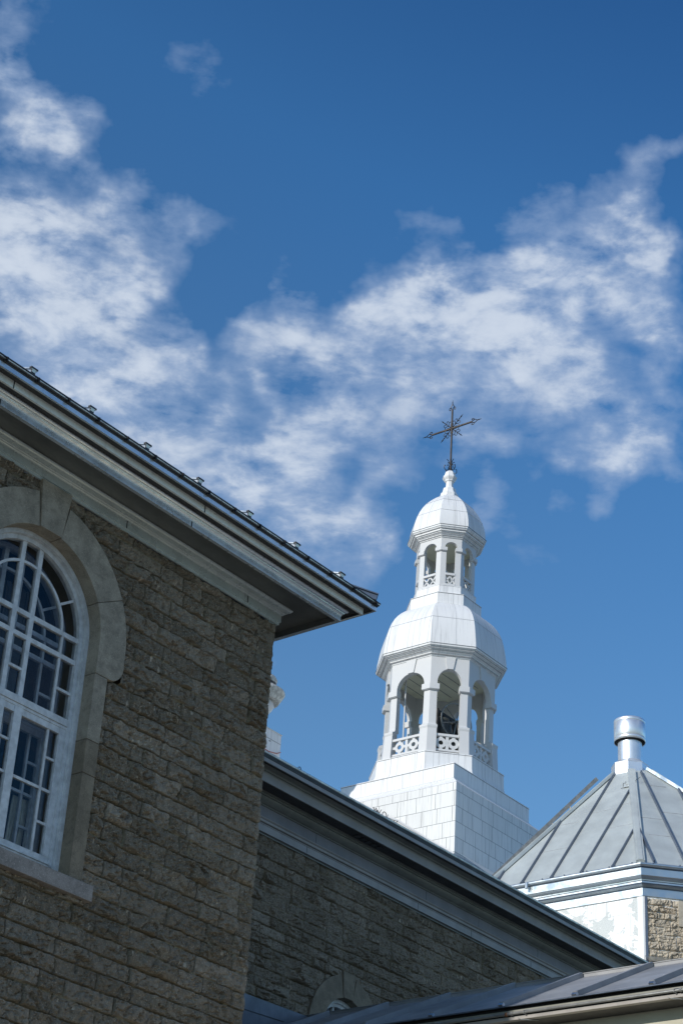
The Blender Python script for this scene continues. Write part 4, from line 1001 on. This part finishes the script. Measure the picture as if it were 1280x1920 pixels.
q = MB(); q.box(-.95, .95, -.09, .09, 1.04, 1.16); q.box(-.75, -.66, -.3, .3, -1.0, 1.04); q.box(.66, .75, -.3, .3, -1.0, 1.04); q.build('bell_frame', 'iron', BL)
q = MB(); q.tube([(0, .02, .8), (0, .05, .1)], [.02, .05], 8); q.build('clapper', 'iron', BL)

# ================================================================ octagonal pavilion with a chimney
PO = (8.8238, 51.2459); PZ = 20.45
PV = thing('pavilion', 'many-sided pavilion with a pale zinc hipped roof and peeling white panels', 'building', (PO[0], PO[1], 0), TA)
PL = [(0, -5.21), (0, 0), (3.89, 3.89), (9.2, 3.95), (11.5, .5), (11.5, -5.8), (8.5, -9.2), (3.8, -9.0)]
AP = (4.25, -2.6); KZ = 1.21
def colr(r_):   # collar octagon vertices, one for each roof corner
    out = []
    for p in PL:
        d = Vector((p[0] - AP[0], p[1] - AP[1])).normalized(); out.append((AP[0] + d.x * r_, AP[1] + d.y * r_))
    return out
q = MB(); top = colr(.62); apz = 20.5 + KZ * 4.25
tz = []
for p in PL:
    Lp = math.dist(p, AP); tz.append(20.5 + (apz - 20.5) * (1 - .62 / Lp))
for i in range(8):
    j = (i + 1) % 8; q = MB()
    q.add([(*PL[i], 20.5), (*PL[j], 20.5), (*top[j], tz[j]), (*top[i], tz[i])], [(0, 1, 2, 3)]); q.build('roof_slope', 'zinc_roof', PV, recalc=False)
def roofz(u, v): return None
# ribs on the left slope
for v0 in (-4.77, -3.80, -2.83, -1.855, -.851):
    k = 4.25 / 2.6; ue = (abs(v0) * k if v0 > -2.605 else (5.21 - abs(v0)) * k) - .10
    ue = min(ue, 3.72)
    q = MB(); q.bar((.02, v0, 20.5 + .02 * KZ), (ue, v0, 20.5 + ue * KZ), .035, .07, (-KZ, 0, 1)); q.bar((-.03, v0, 20.48), (.04, v0, 20.5 + .04 * KZ), .09, .05, (-KZ, 0, 1)); q.build('standing_seam', 'zinc_rib', PV)
# ribs on the front slope
e_ = Vector((.7071, .7071)); inw = Vector((.7071, -.7071)); KF = (apz - 20.5) / 4.84
for s0 in (.379, 1.301, 2.25, 3.2, 4.15):
    if s0 < 1.167: we = s0 / 1.167 * 4.84
    else: we = 4.84 * (5.5 - s0) / (5.5 - 1.167)
    we = min(we - .12, 4.2)
    a = e_ * s0 + inw * .02; c = e_ * s0 + inw * we
    q = MB(); q.bar((a.x, a.y, 20.5 + .02 * KF), (c.x, c.y, 20.5 + we * KF), .045, .085, (-inw.x * KF, -inw.y * KF, 1)); q.build('standing_seam', 'zinc_rib', PV)
def hip(i, wd=.24, ht=.085):
    d = Vector((AP[0] - PL[i][0], AP[1] - PL[i][1])); q = MB()
    q.bar((PL[i][0] + d.x * .004, PL[i][1] + d.y * .004, 20.5 - .01), (*top[i], tz[i] - .02), wd, ht); q.bar((PL[i][0] - d.x * .006, PL[i][1] - d.y * .006, 20.5 + ht - .03), (*top[i], tz[i] + ht - .03), wd * .55, .03); return q.build('hip_cap', 'zinc_bright' if i == 2 else 'zinc_roof', PV)
for i in range(8): hip(i)
# lap joints across the sheets
for (u_, va, vb) in ((1.35, -.851 - .04, -.90 * 1.35 / 1.47), (2.25, -1.9, -2.8), (1.05, -2.9, -3.75), (2.35, -1.42, -1.83), (1.5, -.95, -1.82), (2.0, -3.75, -2.87)):
    q = MB(); q.bar((u_, va, 20.5 + u_ * KZ), (u_, vb, 20.5 + u_ * KZ), .012, .006, (-KZ, 0, 1)); q.build('lap_joint', 'seam_grey', PV)
for (s0, s1, w_) in ((1.36, 1.9, 3.6), (.55, 1.26, 2.0), (1.36, 2.2, 2.35), (.62, 1.26, .95 + .3), (1.36, 2.2, .6)):
    a = e_ * s0 + inw * w_; c = e_ * s1 + inw * w_
    q = MB(); q.bar((a.x, a.y, 20.5 + w_ * KF), (c.x, c.y, 20.5 + w_ * KF), .02, .008, (-inw.x * KF, -inw.y * KF, 1)); q.build('lap_joint', 'seam_grey', PV)
# collar, pipe and cap = chimney
ch = MB()
def pring(r_, z, n=8, ph=22.5): return [(AP[0] + r_ * math.cos(R(ph + 360 * k / n)), AP[1] + r_ * math.sin(R(ph + 360 * k / n)), z) for k in range(n)]
def pl_oct(mb, prof, ph=22.5):
    for i in range(8):
        vs = []
        for r_, z in prof: a = pring(r_, z, 8, ph); vs += [a[i], a[(i + 1) % 8]]
        mb.add(vs, [(2 * k, 2 * k + 1, 2 * k + 3, 2 * k + 2) for k in range(len(prof) - 1)])
pl_oct(ch, [(.66, 24.80), (.60, 24.88), (.585, 24.95), (.585, 25.36), (.595, 25.37), (.595, 25.385), (.42, 25.52)]); chimney = ch.build('chimney', 'steel_pipe', PV, recalc=False)
q = MB(); q.lathe([(.372, 25.40), (.372, 26.6)], *AP, 48, False); q.build('flue', 'steel_pipe', chimney, smooth=True, recalc=False)
q = MB(); q.lathe([(.40, 26.55), (.455, 26.54), (.462, 26.20), (.395, 26.21)], *AP, 48, False); q.lathe([(.374, 26.16), (.42, 26.18), (.455, 26.22)], *AP, 48, False); q.build('cap_shade', 'shade_black', chimney, recalc=False)  # black lining added as painted shade under the cap rim
q = MB(); q.lathe([(.470, 26.40), (.478, 26.19), (.487, 26.19), (.487, 26.30), (.480, 26.31), (.487, 26.32), (.487, 26.80), (.480, 26.81), (.487, 26.82), (.487, 26.90), (.47, 26.92), (.02, 26.97)], *AP, 48, False); o = q.build('chimney_cap', 'steel_pipe', chimney, recalc=False)
for p in o.data.polygons: p.use_smooth = abs(p.normal.z) < .3
q = MB(); q.tube([(AP[0] + .374 * math.cos(R(205)), AP[1] + .374 * math.sin(R(205)), z) for z in (25.5, 26.25)], .008, 5); q.build('flue_seam', 'grey_steel', chimney)
# cornice round the pavilion; path runs so that outwards is positive
def ppath(e): return offset_path(PL, e, True)
# check orientation of the offset: outward must increase the distance from the centre
SG = 1 if math.dist(ppath(1)[1], AP) > math.dist(PL[1], AP) else -1
def pv_part(name, mt, prof):
    q = MB(); cornice(q, PL, [(SG * -d_, z) for d_, z in prof], True); return q.build(name, mt, PV, recalc=False)
pv_part('gutter', 'zinc_bright', [(.05, 20.515), (-.005, 20.512), (-.03, 20.498), (-.042, 20.475), (-.042, 20.445), (-.025, 20.415), (.0, 20.402), (.045, 20.400)])
pv_part('fascia', 'zinc_bright', [(.058, 20.372), (.062, 20.20)])
for a_, b_ in (((.046, 20.400), (.058, 20.372)), ((.165, 20.055), (.20, 20.035)), ((.155, 19.985), (.185, 19.958)), ((.29, 19.912), (.31, 19.888))):
    pv_part('shadow_groove', 'zinc_rib', [a_, b_])  # dark strips put shade between the mouldings into the colour
pv_part('crown_moulding', 'zinc_bright', [(.062, 20.20), (.045, 20.195), (.045, 20.165), (.075, 20.155), (.09, 20.13), (.125, 20.10), (.16, 20.085), (.165, 20.055)])
pv_part('lower_moulding', 'zinc_bright', [(.20, 20.035), (.155, 20.03), (.155, 19.985)])
pv_part('cove_moulding', 'zinc_bright', [(.185, 19.958), (.205, 19.93), (.255, 19.915), (.29, 19.91)])
pv_part('frieze', 'zinc_bright', [(.31, 19.888), (.31, 19.70), (.30, 19.695), (.30, 19.665), (.36, 19.66)])
q = MB(); wp = ppath(SG * -.345); q.prism(wp, 0, 19.70); 
wl = q.build('wall', 'peeling_panel', PV, recalc=False)
# white corner post and sheet strip on the panelled side
c0 = offset_path(PL, SG * -.325, True)[1]; ci = offset_path(PL, SG * -.36, True)[1]
q = MB(); q.prism([(c0[0], c0[1] - .16), (c0[0] + .0, c0[1]), (c0[0] + .07, c0[1] + .07), (ci[0] + .12, ci[1] + .05), (ci[0] + .05, ci[1] - .16)], 15, 19.665); q.build('corner_post', 'white_plain', PV, recalc=False)
# gutter hangers, outlet
for k in range(7):
    v0 = -.25 - .72 * k; q = MB(); q.box(-.05, .02, v0 - .012, v0 + .012, 20.50, 20.525); q.build('gutter_hanger', 'zinc_rib', PV)
for k in range(5):
    s0 = .35 + .75 * k; a = e_ * s0 - inw * .03; q = MB(); q.box(a.x - .02, a.x + .02, a.y - .02, a.y + .02, 20.495, 20.53); q.build('gutter_hanger', 'zinc_rib', PV)
q = MB(); q.tube([(-.06, -3.62, 20.46), (-.07, -3.62, 20.30)], .05, 10); q.build('gutter_outlet', 'zinc_bright', PV)
# patch plate with marks, snow rail above the left hip
def rf(u, v, h=.0):
    nrm = Vector((-KZ, 0, 1)).normalized(); return (u + nrm.x * h, v, 20.5 + u * KZ + nrm.z * h)
q = MB(); q.add([rf(3.02, -2.16, .02), rf(3.02, -1.42 - .30, .02), rf(3.36, -2.02 + .06, .02), rf(3.36, -2.42, .02)], [(0, 1, 2, 3)]); o = q.build('patch_plate', 'zinc_roof', PV, recalc=False)
q = MB()
for pts in ([(3.08, -2.20), (3.22, -2.27), (3.20, -2.17), (3.28, -2.22)], [(3.12, -2.13), (3.13, -2.08)], [(3.10, -2.0), (3.24, -2.06), (3.26, -1.96), (3.14, -1.90), (3.10, -2.0)], [(3.08, -1.84), (3.16, -1.80), (3.22, -1.86), (3.28, -1.84)], [(3.24, -1.80), (3.32, -1.78), (3.34, -1.74)], [(3.02, -2.25), (3.03, -1.95)]):
    q.tube([rf(u, v, .026) for u, v in pts], .007, 4)
q.build('patch_marks', 'iron', o)
ka = Vector((0, -5.21)); kd = Vector((AP[0], AP[1])) - ka
def hp_(t, side, h): p = ka + kd * t; return (p.x - side * .0, p.y - side, 20.5 + (apz - 20.5) * t + h)
q = MB(); q.bar(hp_(.03, .12, -.08), hp_(.80, .12, .16), .02, .12, (0, 0, 1)); q.bar(hp_(.03, .16, -.08), hp_(.56, .16, .08), .10, .012, (0, 0, 1)); rail = q.build('snow_rail', 'grey_steel', PV)
for t in (.06, .20, .34, .48, .60):
    q = MB(); q.bar(hp_(t, .02, -.05), hp_(t, .12, .0 + t * .2), .05, .03, (1, 0, 0)); q.build('rail_post', 'grey_steel', rail)
# rock-faced stone on the front side of the pavilion
a45 = TA - 45.0
wf = offset_path(PL, SG * -.33, True)[1]
PF = bpy.data.objects.new('front_wall', None); C.objects.link(PF); PF.parent = PV; PF.location = (wf[0], -wf[1], 0); PF.rotation_euler = (0, 0, R(-45))
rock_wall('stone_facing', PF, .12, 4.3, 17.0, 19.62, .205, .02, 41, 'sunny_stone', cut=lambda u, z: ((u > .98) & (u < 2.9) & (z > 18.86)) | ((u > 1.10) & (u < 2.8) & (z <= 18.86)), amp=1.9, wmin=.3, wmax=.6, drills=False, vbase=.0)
for u0, u1, z0, z1 in ((.985, 1.42, 18.875, 19.60), (1.105, 1.42, 18.1, 18.868), (1.105, 1.42, 17.0, 18.093), (2.46, 2.78, 17.0, 18.8), (2.46, 2.88, 18.81, 19.60), (1.43, 2.45, 19.2, 19.6)):
    q = MB(); q.box(u0, u1, -.1, .075, z0, z1); q.build('surround_stone', 'tan_stone', PF, bevel=.008)
q = MB(); q.box(.05, .115, -.05, .05, 15, 19.64); q.build('corner_flashing', 'zinc_rib', PF)
q = MB(); q.box(1.42, 2.46, -.12, -.08, 17, 19.2); q.build('pane', 'glass', PF)
# sloped lead apron below the stone
q = MB(); q.add([(.0, .04, 17.98), (3.0, .04, 17.98), (3.0, .5, 17.70), (.0, .5, 17.70)], [(0, 1, 2, 3)]); q.build('apron', 'zinc_bright', PF, recalc=False)

# metal roof of the nave running under the tower
q = MB(); q.add([(-9, 9, 17.5), (.3, 9, 17.5), (9, .45, 23.42), (-.3, .45, 23.42), (9, 9, 17.5)], [(0, 1, 4, 2, 3)])
q.add([(-.45, -8, 22.3), (-.45, .46, 22.3), (-6, 6, 18.0), (-6, -8, 18.0)], [(0, 1, 2, 3)])
q.box(-6, 9, -8, -.5, 0, 18.0)
o = q.build('nave_roof', 'zinc_roof', None); rootless(o, (TO[0], TO[1], 0), TA, 'blue-grey metal roof showing as a sliver under the shaded side of the white tower', 'roof')

# ================================================================ white housing with a ventilator, half hidden behind the near corner
def TUW(u, v, z):
    a = R(TA); return (-1.6915 + u * math.cos(a) + v * math.sin(a), 59.976 + u * math.sin(a) - v * math.cos(a), z)
HS = thing('roof_housing', 'white panelled roof housing peeping out behind the corner of the near stone wall', 'housing', (-1.6915, 59.976, 0), TA)
q = MB(); q.prism([(-3.2, -3.2), (-3.2, 0), (.30, 0), (.30, -3.2)], 0, 27.40); q.build('wall', 'white_sheet', HS, recalc=False)
q = MB(); q.box(-3.22, .32, -3.22, .02, 27.385, 27.415); q.build('coping', 'white_plain', HS)
q = MB(); q.box(-3.0, .301, .0, .004, 27.06, 27.075); q.box(-.32, -.25, .0, .02, 26.98, 27.0); q.build('panel_seam', 'seam_dark', HS)
q = MB(); q.tube([(-3.0, .02, 26.80), (-1.2, .025, 26.62), (-.3, .03, 26.60), (.1, .03, 26.68), (.31, .02, 26.80)], .014, 6); o = q.build('cable', 'red_cable', None)
rootless(o, (-1.6915, 59.976, 0), TA, 'thin red cable sagging across the white roof housing', 'cable')
VT = thing('roof_ventilator', 'weathered round roof ventilator with flaring cowls above the white housing', 'ventilator', TUW(-.50, -.40, 27.40), TA)
q = MB(); q.lathe([(.30, 0), (.30, .45), (.34, .60), (.44, .72), (.50, .84), (.48, .98), (.40, 1.06)], 0, 0, 32, False); q.build('neck', 'white_plain', VT, smooth=True)
q = MB(); q.lathe([(.36, 1.02), (.60, .98), (.66, .99), (.80, 1.22), (.84, 1.30), (.82, 1.36), (.58, 1.52), (.46, 1.56)], 0, 0, 36, False); q.build('lower_cowl', 'old_vent', VT)
q = MB(); q.lathe([(.46, 1.54), (.50, 1.56), (.50, 1.66), (.44, 1.67)], 0, 0, 36, False); q.build('throat', 'dark_trim', VT)
q = MB(); q.lathe([(.44, 1.66), (.52, 1.66), (.55, 1.78), (.50, 1.88), (.30, 1.98), (.02, 2.02)], 0, 0, 36, False); q.build('cap', 'old_vent', VT)
